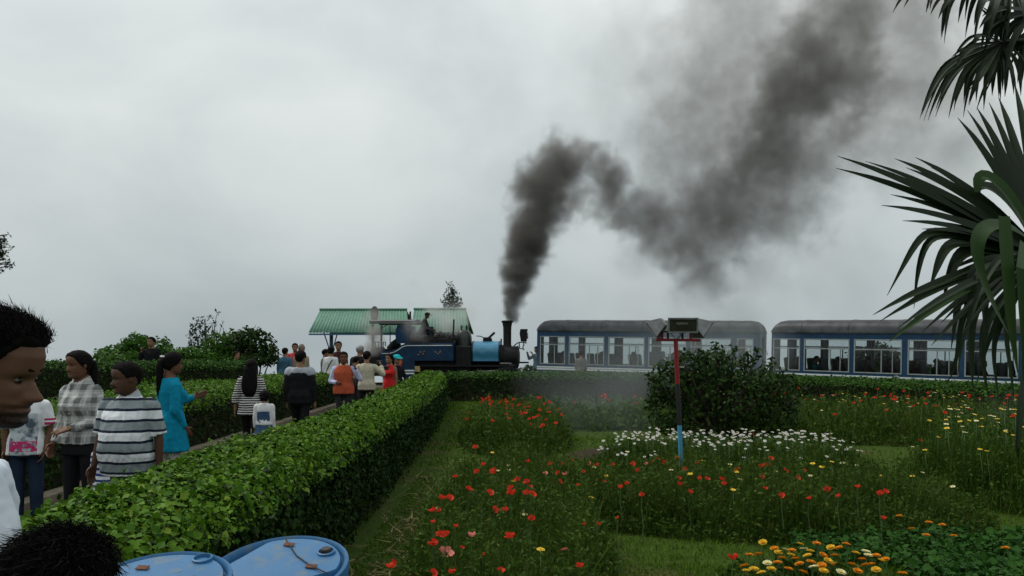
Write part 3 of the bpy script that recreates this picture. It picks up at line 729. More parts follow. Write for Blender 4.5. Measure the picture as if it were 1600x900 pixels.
m = MB().lathe([(.005, 0), (.15, 0), (.15, .02), (.005, .025)], (0, 0, 0), 20, M=Matrix.Rotation(R(90), 3, 'X')); em = m.build('crest', REDB, tank, 40); em.location = (lx(628), -TY - .002, lz(566)); em.scale = (.8, 1, 1.2)
m = MB().lathe([(.005, 0), (.07, 0), (.07, .01), (.005, .012)], (0, -.021, 0), 14, M=Matrix.Rotation(R(90), 3, 'X')); m.build('boss', GOLD, em, 40)
for cx, ch in ((663, ((-5, 3, 1.1), (-2, -1, 1.0), (2, 1.5, 1.2), (4, -2, .8))), (689, ((-4, -1, 1.2), (0, 1.5, 1.0), (3, -1.5, 1.3)))):
    g_ = MB()
    for a, b, r_ in ch: g_.box((lx(cx + a), -TY - .004, lz(551 + b)), (.07 * r_, .008, .022), rot=Matrix.Rotation(R(35 * a), 3, 'Y'))
    g_.build('number_mark', GOLD, tank)
m = MB()
for y in (-.38, .38): m.bx(lx(652), lx(812), y - .04, y + .04, .34, .60)
m.bx(lx(597), lx(652), -.5, .5, .28, .44); m.bx(lx(653), lx(712), -.6, .6, .3, lz(564.5)); m.bx(lx(740.5), lx(784), -.45, .45, .25, lz(573.5)); m.build('frame', BLK, loco)
m = MB().bx(lx(808), lx(814), -.85, .85, .34, .62); m.bx(lx(812), lx(830), -.05, .05, lz(566) - .06, lz(566) + .01); m.build('buffer_beam', BLK, loco, 30, .01)
run = MB().bx(lx(652.3), lx(807.7), -.88, .88, lz(573), lz(570.5)).build('running_board', BLK, loco)
for sy in (-1, 1):
    cyl = MB().lathe([(.01, -.3), (.17, -.3), (.17, .3), (.01, .3)], (lx(795), sy * .72, lz(577)), 16, M=Matrix.Rotation(R(80), 3, 'Y')).build('cylinder', BLK, loco, 40)
    MB().tube([(lx(783), sy * .72, lz(579)), (lx(700), sy * .72, lz(584))], .03, 8).build('piston_rod', STEEL, cyl)
    MB().bx(lx(786), lx(804), sy * .93 - .01, sy * .93 + .01, lz(568.2), lz(566.6)).build('footstep', STEEL, run)
    for pxw in (690, 752):
        wm = MB().lathe([(.30, -.05), (.36, -.05), (.36, .04), (.395, .05), (.395, .07), (.30, .06)], (0, 0, 0), 24)
        wm.lathe([(.01, -.08), (.09, -.08), (.09, .08), (.01, .08)], (0, 0, 0), 12)
        wh = wm.build('wheel', BLK, loco, 40); wh.location = (lx(pxw), sy * .36, .395); wh.rotation_euler = (R(90) * -sy, 0, 0)
        for k in range(8): MB().box((0, 0, 0), (.24, .035, .04)).build('spoke', BLK, wh).matrix_local = Matrix.Rotation(k * math.pi / 4, 4, 'Z') @ Matrix.Translation((.19, 0, 0))
    MB().tube([(lx(690), sy * .47, .30), (lx(752), sy * .47, .30)], .035, 6).build('coupling_rod', STEEL, loco)
MB().box((lx(655), -.80, lz(577)), (.26, .2, .24)).build('sand_box', mat('sandbox_yellow', (.32, .26, .12), .7, .3, 8), loco, 30, .02)
# boiler, dome, saddle tank, smokebox, chimney
RX = Matrix.Rotation(R(90), 3, 'Y')
MB().lathe([(.01, 0), (.46, 0), (.46, lx(790) - lx(705)), (.01, lx(790) - lx(705))], (lx(705), 0, lz(556)), 28, M=RX).build('boiler', BLK, loco, 40)
fx = MB().prism([lp(713.2, 540), lp(739.6, 540), lp(739.6, 588), lp(713.2, 588)][::-1], -.62, .62).build('firebox', BLK, loco, 30, .05)
dome = MB().lathe([(.345, lz(572)), (.345, lz(530)), (.335, lz(525)), (.29, lz(519)), (.20, lz(515.6)), (.08, lz(514.4)), (.005, lz(514.2))], (lx(725.5), 0, 0), 28).build('dome', mat('dome_green_black', (.018, .024, .020), .35, .3, 5, .2, .5), loco, 50)
for px in (722, 730):
    MB().lathe([(.035, lz(517)), (.035, lz(511)), (.055, lz(510.6)), (.055, lz(509.3)), (.03, lz(508.8)), (.03, lz(507.4)), (.003, lz(507))], (lx(px), 0, 0), 10).build('safety_valve', BLK, dome, 40)
MB().tube([(lx(711.5), -.5, lz(538)), (lx(711), -.5, lz(520)), (lx(711.8), -.5, lz(498.5))], [.05, .04, .035], 8).build('whistle_pipe', BLK, loco)
vm = MB()
for k in range(7): vm.ell((lx(709 + rnd.random() * 4), -.55, lz(531 + k * 1.6)), .045, 8, 6)
vm.build('steam_valve', STEEL, loco, 180)
n = 30; prof = []
for k in range(n):
    t = 2 * math.pi * k / n; y, z = .60 * math.cos(t), .455 * math.sin(t)
    if z < 0: y = math.copysign(max(abs(y), .52), y) if abs(y) > .25 else y; z = max(z, -.44)
    prof.append((y, z))
sx0, sx1 = lx(740.2), lx(784)
vs = [Vector((x, y, z + lz(549.8))) for x in (sx0, sx1) for y, z in prof]
sad = MB().add(vs, [(k, (k + 1) % n, n + (k + 1) % n, n + k) for k in range(n)] + [tuple(reversed(range(n))), tuple(range(n, 2 * n))]).build('saddle_tank', LBL, loco, 35, .015)
for x in (sx0 + .02, sx1 - .02, (sx0 * .97 + sx1 * .03)):
    b_ = MB(); vs = [Vector((x + dx, y * 1.012, z * 1.015 + lz(549.8))) for dx in (-.02, .02) for y, z in prof]
    b_.add(vs, [(k, (k + 1) % n, n + (k + 1) % n, n + k) for k in range(n)]).build('band', BLU, sad, 35)
fl = MB().prism([lp(756.5, 534), lp(757, 528), lp(759, 526.5), lp(768, 526.5), lp(770.5, 528.5), lp(771.5, 534)][::-1], -.17, .17).build('filler', BLK, sad, 30, .01)
MB().box((lx(769.6), 0, lz(524)), (.42, .26, .09), rot=Matrix.Rotation(R(-43), 3, 'Y')).build('filler_lid', BLK, fl, 30, .03)
MB().tube([(lx(759), 0, lz(527.6)), (lx(752), 0, lz(524.8)), (lx(745.5), 0, lz(524.4))], .022, 6).build('lever', BLK, fl)
MB().tube([(lx(786.3), -.3, lz(541)), (lx(786.6), -.3, lz(529))], .03, 8).build('vent_pipe', BLK, loco)
smb = MB().lathe([(.01, 0), (.455, 0), (.455, lx(811) - lx(785)), (.47, lx(811.3) - lx(785)), (.47, lx(813) - lx(785)), (.40, lx(814) - lx(785)), (.2, lx(815.6) - lx(785)), (.01, lx(816) - lx(785))], (lx(785), 0, lz(558)), 30, M=RX)
smb.bx(lx(786), lx(811), -.36, .36, .3, lz(556)); sm = smb.build('smokebox', BLK, loco, 35)
MB().lathe([(.30, 0), (.335, .0), (.335, .03), (.30, .03)], (lx(812.4), 0, lz(558)), 24, M=RX).build('door_ring', STEEL, sm, 40)
ch = MB().lathe([(.30, lz(548)), (.24, lz(544.5)), (.19, lz(541)), (.168, lz(538)), (.172, lz(515)), (.182, lz(508.4)), (.192, lz(508)), (.20, lz(505.5)), (.20, lz(504)), (.245, lz(502.8)), (.245, lz(500.4)), (.20, lz(499.6)), (.15, lz(499.6)), (.13, lz(506))], (lx(795.5), 0, 0), 28).build('chimney', BLK, loco, 35)
# headlamp on its bracket
hl = MB().prism([lp(816.6, 513.4), lp(827.6, 513.4), lp(828.6, 515), lp(827.4, 516.4), lp(826.6, 533.4), lp(817.5, 533.4), lp(816.3, 526), lp(815.4, 521)][::-1], -.17, .17).build('headlamp', BLK, loco, 35, .012)
MB().lathe([(.01, 0), (.13, 0), (.13, .05), (.01, .05)], (lx(827.2), 0, lz(524)), 16, M=RX).build('lens', mat('lamp_lens', (.25, .27, .27), .15, .1, 5, 0, .6), hl, 40)
bk = MB()
for pts in (((803, 544), (807, 539.5), (812, 535.6), (816, 534.6), (825.5, 534.6)), ((814.4, 535), (815.2, 544.4), (821.5, 545.4), (822.6, 547)), ((822, 534.6), (821.8, 540), (820.6, 541.5), (821, 545.6)), ((825.4, 534.4), (825.4, 537))):
    bk.tube([(lx(a), 0, lz(b)) for a, b in pts], .026, 6)
bk.build('lamp_bracket', BLK, hl)
# bunker with coal, cab
MB().bx(lx(640), lx(713), -.80, .80, lz(536), lz(529.5)).build('bunker', BLK, loco, 30, .01)
heap = []
for k in range(240):
    t = rnd.random(); px = 641 + t * 71; top = np.interp(px, [640, 650, 665, 690, 700, 712], [524.5, 520, 520.5, 519.5, 521, 525])
    y = rnd.uniform(-.72, .72); heap.append((lx(px), y, lz(530 - (530 - top) * (1 - (y / .85) ** 2) * rnd.random() ** .5)))
hm = MB()
for c_ in heap:
    r_ = rnd.uniform(.05, .13); k = len(hm.v); hm.ell(c_, (r_, r_, r_ * .8), 6, 4, rot=Euler((rnd.random() * 3, rnd.random() * 3, 0)).to_matrix())
    hm.v[k:] = [tuple(Vector(v) + Vector((rnd.uniform(-.02, .02), rnd.uniform(-.02, .02), rnd.uniform(-.02, .02)))) for v in hm.v[k:]]
hm.bx(lx(641), lx(712), -.7, .7, lz(530), lz(526)); tag(hm.build('coal', COAL, loco), kind='stuff')
cabw = MB().prism([lp(624, 536.6), lp(622, 531), lp(621, 522), lp(622.5, 513), lp(624.5, 508), lp(641, 508), lp(641, 536.6)][::-1], -.90, -.86)
cabw.prism([lp(624, 536.6), lp(622, 531), lp(621, 522), lp(622.5, 513), lp(624.5, 508), lp(641, 508), lp(641, 536.6)][::-1], .86, .90)
cabw.bx(lx(639), lx(641), -.859, -.45, lz(536.6), lz(508)); cabw.bx(lx(639), lx(641), .45, .859, lz(536.6), lz(508)); cabw.bx(lx(639), lx(641), -.449, .449, lz(536.6), lz(522))
cabw.build('cab_side', BLU, loco, 30)
rf = MB(); nn = 12; vs = []
for x in (lx(581), lx(652)):
    for top in (0, 1):
        for k in range(nn + 1):
            y = -1.02 + 2.04 * k / nn; vs.append(Vector((x, y, lz(505.8) + .05 * (1 - (y / 1.02) ** 2) * 1.6 + top * .12)))
w_ = nn + 1; fs = []
for k in range(nn):
    fs += [(k, k + 1, 2 * w_ + k + 1, 2 * w_ + k), (w_ + k, 3 * w_ + k, 3 * w_ + k + 1, w_ + k + 1), (k, w_ + k, w_ + k + 1, k + 1), (2 * w_ + k, 2 * w_ + k + 1, 3 * w_ + k + 1, 3 * w_ + k)]
fs += [(0, 2 * w_, 3 * w_, w_), (nn, w_ + nn, 3 * w_ + nn, 2 * w_ + nn)]
roof = MB().add(vs, fs).build('cab_roof', GREY, loco, 30)
MB().tube([(lx(639.5), -.1, lz(504)), (lx(639.5), -.1, lz(485))], .04, 8).build('roof_pipe', BLK, roof)
MB().lathe([(.05, lz(502)), (.05, lz(499.6)), (.08, lz(499.3)), (.08, lz(498.4)), (.01, lz(498))], (lx(613), -.2, 0), 10).build('roof_whistle', BLK, roof)
for px in (599.5, 584): 
    for sy in (-.86, .86): MB().tube([(lx(px), sy, lz(549)), (lx(px), sy, lz(507))], .022, 6).build('cab_post', BLK, loco)
MB().tube([(lx(600), -.86, lz(513)), (lx(604), -.86, lz(509.5)), (lx(608), -.86, lz(508))], .016, 6).build('roof_strut', BLK, loco)
cg = MB()
for a in ((589, 533, 549), (594.5, 533, 549), (601.5, 534.5, 549), (605, 534.5, 541)): cg.tube([(lx(a[0]), -.84, lz(a[2])), (lx(a[0]), -.84, lz(a[1]))], .02, 6)
for z in (534.5, 540.5): cg.tube([(lx(588), -.84, lz(z)), (lx(596), -.84, lz(z))], .018, 6)
cg.tube([(lx(601), -.84, lz(534.5)), (lx(605.5), -.84, lz(534.5))], .018, 6); cg.build('handrail', BLK, loco)
bh = MB().bx(lx(598), lx(624), -.5, .5, lz(549), lz(545)); bh.tube([(lx(604), 0, lz(547)), (lx(612), 0, lz(541)), (lx(621), 0, lz(536))], [.16, .22, .25], 12); bh.tube([(lx(612), -.3, lz(541)), (lx(614), -.3, lz(533)), (lx(619), -.3, lz(531.6))], .03, 6)
bh.build('backhead', BLK, loco, 40)
rear = MB().prism([lp(576.5, 588), lp(577.5, 552), lp(582, 545), lp(590, 542), lp(594.5, 547), lp(596.5, 556), lp(596.5, 588)][::-1], -.8, .8).build('rear_bunker', BLK, loco, 30, .02)

# ------------------------------------------------------------------ coaches
CBL = mat('coach_blue', (.008, .045, .105), .5, .2, 3, 0, .3, dirt=(.012, .036, .065))
CRF = mat('coach_roof_grey', (.058, .063, .070), .55, .35, 2.5, .15, .35, dirt=(.028, .028, .028))
FRM = mat('window_frame_grey', (.26, .29, .29), .5, .15, 10)
SEAT = mat('seat_vinyl', (.035, .04, .055), .7, .25, 8)
INT = mat('coach_interior_grey', (.16, .17, .17), .7, .2, 5)
gl = bpy.data.materials.new('window_glass'); gl.use_nodes = True; q = gl.node_tree; q.nodes.remove(q.nodes['Principled BSDF'])
a_, b_, c_ = q.nodes.new('ShaderNodeBsdfTransparent'), q.nodes.new('ShaderNodeBsdfGlossy'), q.nodes.new('ShaderNodeMixShader'); a_.inputs[0].default_value = (.84, .87, .87, 1)
b_.inputs['Roughness'].default_value = .08; lw = q.nodes.new('ShaderNodeFresnel'); lw.inputs['IOR'].default_value = 1.45
q.links.new(lw.outputs[0], c_.inputs[0]); q.links.new(a_.outputs[0], c_.inputs[1]); q.links.new(b_.outputs[0], c_.inputs[2]); q.links.new(c_.outputs[0], q.nodes['Material Output'].inputs[0])
CW = .96     # half width
SILL, HEAD_, EAVE, CROWN, FLOOR = .77, 1.90, 2.12, 2.57, .22
def coach(label, A, B, zr, tilt, pxwins, extra=()):
    A, B = Vector((A[0], A[1], 0)), Vector((B[0], B[1], 0)); u = (B - A).normalized(); n = Vector((-u.y, u.x, 0)); Ln = (B - A).length
    c = (A + B) / 2 + n * CW; rz = math.atan2(u.y, u.x)
    root = thing('railway_coach', label, 'railway coach', (c.x, c.y, zr), rz); root.rotation_euler = (0, R(tilt), rz)
    def sx(px):
        q_ = px - 800; return (A.x * F - q_ * A.y) / (q_ * u.y - F * u.x) - Ln / 2
    wins = [(sx(a), sx(b)) for a, b in pxwins] + list(extra); H = Ln / 2
    for sy, nm in ((-1, 'side_wall'), (1, 'side_wall')):
        y0, y1 = sy * CW, sy * (CW - .06); m = MB(); m.bx(-H, H, y0, y1, FLOOR - .05, SILL); m.bx(-H, H, y0, y1, HEAD_, EAVE); e = -H
        for a, b in wins: m.bx(e, a, y0, y1, SILL, HEAD_); e = b
        m.bx(e, H, y0, y1, SILL, HEAD_); wl = m.build(nm, CBL, root)
        for z, hgt in ((.655, .028), (.575, .034)): MB().bx(-H + .01, H - .01, y0 + sy * .003, y0 + sy * .009, z - hgt, z + hgt).build('stripe', WHT, wl)
        MB().bx(-H + .01, H - .01, y0 + sy * .001, y0 + sy * .03, EAVE - .035, EAVE).build('gutter', CRF, wl)
        for a, b in wins:
            t = .035; yo, yi = y0 + sy * .012, y0 - sy * .05; m = MB()
            m.bx(a, a + t, yo, yi, SILL, HEAD_); m.bx(b - t, b, yo, yi, SILL, HEAD_); m.bx(a + t, b - t, yo, yi, SILL, SILL + t); m.bx(a + t, b - t, yo, yi, HEAD_ - t, HEAD_)
            w_ = m.build('window', FRM, root); zm = SILL + .70 * (HEAD_ - SILL)
            m = MB(); m.bx(a + t, b - t, yo - sy * .004, yi + sy * .004, zm - .018, zm + .018); mid = a + (b - a) * (.58 if sy < 0 else .4)
            m.bx(mid - .015, mid + .015, yo - sy * .006, yi + sy * .006, SILL + t, zm - .018)
            if b - a > 1.1: m.bx(mid + .34, mid + .362, yo - sy * .006, yi + sy * .006, SILL + t, zm - .018)
            m.build('glazing_bar', FRM, w_)
            MB().bx(a + t, b - t, y0 - sy * .022, y0 - sy * .026, SILL + t, HEAD_ - t).build('pane', gl, w_)
    for sxn in (-1, 1):
        x0, x1 = sxn * H, sxn * (H - .06); m = MB(); m.bx(x0, x1, -CW + .061, -.36, FLOOR - .05, EAVE); m.bx(x0, x1, .36, CW - .061, FLOOR - .05, EAVE); m.bx(x0, x1, -.359, .359, 1.95, EAVE)
        m.build('end_wall', CBL, root)
    MB().bx(-H + .061, H - .061, -CW + .062, CW - .062, FLOOR - .04, FLOOR + .02).build('floor', INT, root)
    # roof with rounded ends and shoulders
    xs_ = [-H - .02, -H + .03, -H + .08, -H + .2, -H + .40] + list(np.linspace(-H + .8, H - .8, 7)) + [H - .40, H - .2, H - .08, H - .03, H + .02]
    ny = 16; vs = []
    for x in xs_:
        ed = min(1, (H + .02 - abs(x)) / .36); kx = math.sqrt(max(0, 1 - (1 - ed) ** 2)); kx = max(kx, .02)
        for k in range(ny + 1):
            t = math.pi * k / ny; cs, sn = math.cos(t), math.sin(t)
            y = -(CW + .05) * math.copysign(abs(cs) ** .55, cs); z = EAVE + (CROWN - EAVE) * abs(sn) ** .62 * (.02 + .98 * kx); vs.append((x, y, z))
    w_ = ny + 1; nn = len(xs_)
    fs = [(i * w_ + k, i * w_ + k + 1, (i + 1) * w_ + k + 1, (i + 1) * w_ + k) for i in range(nn - 1) for k in range(ny)]
    fs += [(i * w_, (i + 1) * w_, (i + 1) * w_ + ny, i * w_ + ny) for i in range(nn - 1)] + [tuple(reversed(range(w_))), tuple((nn - 1) * w_ + k for k in range(w_))]
    rf = MB().add(vs, fs).build('roof', CRF, root, 50)
    seam = MB()
    for x in np.linspace(-H + 1.1, H - 1.1, 5):
        for k in range(ny): 
            t0, t1 = math.pi * k / ny, math.pi * (k + 1) / ny
            q0, q1 = [Vector((x, -(CW + .05) * math.copysign(abs(math.cos(t)) ** .55, math.cos(t)), EAVE + (CROWN - EAVE) * abs(math.sin(t)) ** .62)) for t in (t0, t1)]
            seam.tube([q0, q1], .012, 4)
    seam.build('roof_seam', CRF, rf)
    for sxn in (-1, 1):                                     # vestibule hose and bracket at the ends, buffers
        MB().tube([(sxn * (H + .05), -.55, 2.35), (sxn * (H + .1), -.56, 2.28), (sxn * (H + .09), -.56, 2.0), (sxn * (H + .12), -.5, 1.6), (sxn * (H + .22), -.4, 1.3)], .011, 6).build('hose', BLK, root)
        MB().bx(sxn * H, sxn * (H + .14), -.08, .08, .24, .36).build('coupler', BLK, root)
    # seats, luggage rail, posts
    stp = 0.84
    x = -H + .7
    smb = MB().bx(-.2, .2, -.36, .36, .40, .50); smesh = smb.mesh('seat_cushion', SEAT, 30, .02)
    bm_ = MB().box((-.21, 0, .86), (.09, .74, .74), rot=Matrix.Rotation(R(-7), 3, 'Y')); bmesh_ = bm_.mesh('seat_back', SEAT, 40, .04); lg_ = MB().bx(-.15, .15, -.05, .05, .24, .40).mesh('seat_leg', BLK)
    spots = []
    while x < H - .5:
        for sy in (-.50, .50):
            st = link('seat', smesh, root); st.location = (x, sy, 0); b2 = link('seat_back', bmesh_, st); l2 = link('seat_leg', lg_, st)
        spots.append(x); x += stp
    for sy in (-.84, .84):
        MB().tube([(-H + .1, sy, 1.62), (H - .1, sy, 1.62)], .02, 6).build('hand_rail', INT, root)
    for x in np.linspace(-H + 1.25, H - 1.25, 5):
        MB().bx(x - .09, x + .09, CW - .16, CW - .07, FLOOR + .02, EAVE).build('pillar', INT, root)
    for x in (-H + 1.9, H - 1.9):
        bg_ = MB().bx(-.6, .6, -.5, .5, .12, .16)
        b3 = bg_.build('bogie', BLK, root); b3.location = (x, 0, 0)
        for dx in (-.42, .42):
            for sy in (-.32, .32):
                w3 = MB().lathe([(.01, -.05), (.17, -.05), (.17, .05), (.01, .05)], (dx, sy, .0), 16, M=Matrix.Rotation(R(90), 3, 'X')).build('wheel', BLK, b3, 40)
                w3.location = (0, 0, .17)
    return root, Ln, sx, spots
C1A, C1B = (.99, 33.8), (8.98, 30.25); C2A = (9.33, 30.0); u2 = Vector((14.95 - 9.25, 24.85 - 30.0)).normalized(); C2B = (9.25 + u2.x * 8.8, 30.0 + u2.y * 8.8)

coach1 = coach('blue coach behind the floodlight post with drifting smoke across its windows', C1A, C1B, .25, 1.0, [(843, 882), (888, 943), (949.5, 1006), (1012, 1071), (1078, 1141), (1150, 1176)])
c2 = Vector(C2A)
coach2 = coach('blue coach at the right behind the palm leaves', C2A, C2B, .10, 1.0, [(1207, 1249), (1255, 1326), (1333, 1408), (1417, 1497), (1506, 1590), (1599, 1640)])
for px, r_ in ((1400, .13),):
    x = coach2[2](px); m = MB().lathe([(.01, 0), (r_, 0), (r_, .03), (r_ * .8, .04), (r_ * .75, .02), (.01, .02)], (0, 0, 0), 20, M=Matrix.Rotation(R(90), 3, 'X'))
    o = m.build('lamp_cover', FRM, coach2[0], 40); o.location = (x, -CW - .011, .60)

# ------------------------------------------------------------------ shelter behind the train
GRN = mat('shelter_green_sheet', (.085, .20, .145), .7, .15, 3, .1, .35, dirt=(.06, .15, .10)); PST = mat('post_blue', (.03, .10, .19), .5, .2, 6)
sh = thing('shelter', 'open platform shelter with two corrugated green roofs on blue posts behind the engine', 'shelter', (0, 0, gz(-5, 38)))
z0 = gz(-5, 38)
def sheet(x0, x1, xr0, xr1, ye, ze, yr, zr, nm):
    n = int((x1 - x0) / .025); vs = []; fs = []
    for k in range(n + 1):
        t = k / n; b = .013 * math.sin((x0 + (x1 - x0) * t) * 2 * math.pi / .15)
        for (a0, a1, y, z) in ((x0, x1, ye, ze), ((x0 + xr0) / 2, (x1 + xr1) / 2, (ye + yr) / 2, (ze + zr) / 2), (xr0, xr1, yr, zr)):
            vs.append((a0 + (a1 - a0) * t, y - b * .6, z + b - z0))
    fs = [(k * 3 + j, k * 3 + 3 + j, k * 3 + 4 + j, k * 3 + 1 + j) for k in range(n) for j in range(2)]
    o = MB().add(vs, fs).build(nm, GRN, sh, 180); md = o.modifiers.new('thick', 'SOLIDIFY'); md.thickness = .012
    bk_ = [(v[0], 2 * yr - v[1], v[2]) for v in vs]
    o2 = MB().add(bk_, [tuple(reversed(f)) for f in fs]).build(nm, GRN, sh, 180); md = o2.modifiers.new('thick', 'SOLIDIFY'); md.thickness = .012
    rg = MB().tube([(xr0 - .02, yr, zr - z0 + .03), (xr1 + .02, yr, zr - z0 + .03)], .06, 8).build('ridge_cap', GRN, o, 40)
    MB().bx(x0, x1, ye + .02, ye + .06, ze - z0 - .12, ze - z0 - .045).build('eave_beam', PST, sh)
for (a, b, c_, d_, pe, pr) in ((482, 640, 500, 635.5, 519.5, 484.5), (641, 733, 647, 728, 519.0, 483.8)):
    sheet(XW(a, 38), XW(b, 38), XW(c_, 40.3), XW(d_, 40.3), 38, ZW(pe, 38), 40.3, ZW(pr, 40.3), 'roof_sheet')
for px in (517, 668, 716):
    for Y in (39.0,):
        x = XW(px, 38.9); p_ = MB().tube([(x, Y, gz(x, Y) - z0 - .3), (x, Y, ZW(514, 38.9) - z0)], .085, 10).build('post', PST, sh, 60)
        for dx in (-.34, .34): MB().tube([(x, Y, 1.35), (x + dx, Y - .15, ZW(517.5, 38.9) - z0)], .03, 6).build('strut', mat('strut_grey', (.22, .24, .24), .6), p_)
bn = MB().bx(-7.5, -2.6, 39.7, 40.1, .42, .47)
for x in (-7.2, -5, -2.9): bn.bx(x - .05, x + .05, 39.75, 40.05, -.1, .419)
bn.build('bench', PST, sh)

# round disc sign on a post behind the cab
sg = thing('signal_disc', 'dark round disc on a post above the rear of the engine cab', 'signal', (XW(583, 36.9), 36.9, gz(XW(583, 36.9), 36.9)))
sgh = sg.location.z
MB().tube([(0, 0, -.2), (0, 0, ZW(500, 36.9) - sgh)], .06, 10).build('post', mat('post_grey', (.12, .12, .12), .7), sg, 60)
dm = MB().lathe([(.005, -.02), (.33, -.02), (.335, 0), (.33, .02), (.005, .03)], (0, 0, 0), 28, M=Matrix.Rotation(R(-52), 3, 'Z') @ Matrix.Rotation(R(90), 3, 'X'))
do = dm.build('disc', mat('disc_grey', (.07, .065, .06), .8, .3), sg, 40); do.location = (.06, 0, ZW(490, 36.9) - sgh)

# ------------------------------------------------------------------ trees and bushes
BARK = mat('bark', (.05, .038, .028), .95, .4, 12, bump=.8)
TL1 = mat_leaf('bush_leaf_mid', (.016, .055, .007), (.052, .125, .014), .2, .6); TL2 = mat_leaf('bush_leaf_deep', (.008, .022, .005), (.028, .058, .010), .18, .5, (.06, .10, .02)); TL3 = mat_leaf('conifer_needle', (.018, .030, .018), (.038, .055, .028), .1, .7)
def crown(root, clusters, lsz, mt, shape='oval', cov=1.4, up=.25):
    PP, NN, SS = [], [], []
    for (c, r) in clusters:
        r = np.array(r if isinstance(r, (tuple, list)) else (r, r, r)); n = int(cov * 12.6 * (r.prod() ** (2 / 3)) / (.5 * lsz * lsz))
        d = rng.normal(0, 1, (n, 3)); d /= np.linalg.norm(d, axis=1, keepdims=True); rad = rng.uniform(.45, 1.08, (n, 1)) ** .6
        lump = 1 + .22 * vnoise(d * 3.1 + np.array(c), 2)[:, None]
        PP.append(np.array(c) + d * rad * r * lump); NN.append(d + np.array([0, 0, up])); SS.append(lsz * rng.uniform(.7, 1.3, n))
    p = np.concatenate(PP); ok = p[:, 2] > .03; p = p[ok]
    tag(link('crown', scatter(p, np.concatenate(NN)[ok], np.concatenate(SS)[ok], shape, mt, 'crown', .5), root), kind='stuff')
def bush(name, label, loc, clusters, lsz, mt, shape='oval', cov=1.4, cat='bush', tr=.05, group=None):
    root = thing(name, label, cat, loc, 0, group); t = MB(); top = max(c[2] for c, r in clusters)
    t.tube([(0, 0, -.15), (.02, 0, top * .45), (0, .02, top * .95)], [tr * 1.3, tr, tr * .3], 8)
    for c, r in clusters: t.tube([(0, 0, top * .15), (c[0] * .5, c[1] * .5, c[2] * .55), (c[0], c[1], c[2])], [tr * .7, tr * .5, tr * .15], 6)
    t.build('trunk', BARK, root, 60); crown(root, clusters, lsz, mt, shape, cov); return root
def px_bush(name, label, cx, Y, blobs, lsz, mt, shape='oval', cov=1.4, cat='bush'):
    x = XW(cx, Y); g0 = gz(x, Y); cl = [((XW(a, Y) - x, rnd.uniform(-.3, .3), ZW(b, Y) - g0), (r * Y / F, r * Y / F * 1.1, rr * Y / F)) for a, b, r, rr in blobs]
    return bush(name, label, (x, Y, g0), cl, lsz, mt, shape, cov, cat)
px_bush('bush', 'rounded green bush behind the man in the black coat', 205, 25.5, [(180, 552, 24, 14), (205, 543, 26, 18), (222, 535, 18, 14), (245, 545, 20, 18), (262, 556, 16, 12), (165, 556, 14, 10), (200, 562, 50, 14)], .13, TL1)
px_bush('bush', 'low spreading bush between two taller bushes, under the feathery tree', 300, 25, [(285, 556, 20, 12), (305, 553, 22, 12), (325, 560, 20, 12), (270, 562, 16, 8)], .13, TL1)
px_bush('bush', 'bright green rounded bush left of the broad dark one', 350, 26, [(345, 540, 22, 20), (360, 528, 16, 12), (335, 555, 20, 16), (365, 548, 20, 20), (350, 562, 36, 12)], .13, TL1)
px_bush('bush', 'broad dark leafy bush left of the men beyond the hedge', 400, 25.6, [(388, 530, 20, 17), (402, 520, 12, 9), (410, 540, 20, 18), (380, 550, 20, 18), (420, 555, 14, 15), (398, 562, 34, 12), (375, 526, 11, 9)], .14, TL2)
ft = px_bush('feathery_tree', 'thin feathery grey-green conifer rising behind the bushes', 320, 28, [(312, 522, 11, 18), (306, 505, 6, 12), (320, 508, 8, 15), (335, 500, 5, 13), (337, 491, 3, 6), (326, 530, 16, 14), (298, 520, 4, 12), (342, 508, 3, 8), (304, 535, 8, 12)], .17, TL3, 'sprig', .75, 'tree')
px_bush('conifer_tree', 'dark pointed conifer standing behind the green shelter roof', 705, 46, [(704, 447, 4, 6), (702, 456, 8, 8), (709, 458, 7, 8), (706, 468, 12, 9), (699, 473, 9, 7), (713, 473, 9, 8), (707, 484, 15, 10), (706, 500, 16, 14), (706, 520, 18, 14)], .24, TL3, 'sprig', 1.1, 'tree')
for i, (px, Y, bl, lab) in enumerate(((823, 38.5, [(818, 585, 10, 10), (826, 578, 8, 8), (834, 584, 10, 10)], 'small bush in the gap between engine and coach'), (1196, 36, [(1190, 592, 14, 12), (1205, 588, 14, 12)], 'dark bush in the gap between the two coaches'),
                         (1370, 33, [(1345, 556, 20, 14), (1370, 548, 16, 12), (1392, 560, 24, 16), (1365, 575, 36, 18)], 'bush seen through the middle windows of the right coach'), (1480, 32, [(1460, 582, 22, 12), (1500, 580, 22, 14)], 'low bush seen through the palm-side windows of the right coach'), (1070, 37, [(1060, 562, 22, 12), (1100, 566, 24, 12), (1140, 560, 18, 12)], 'bush behind the smoky rear windows of the left coach'))):
    px_bush('bush', lab, px, Y, bl, .16, TL2)
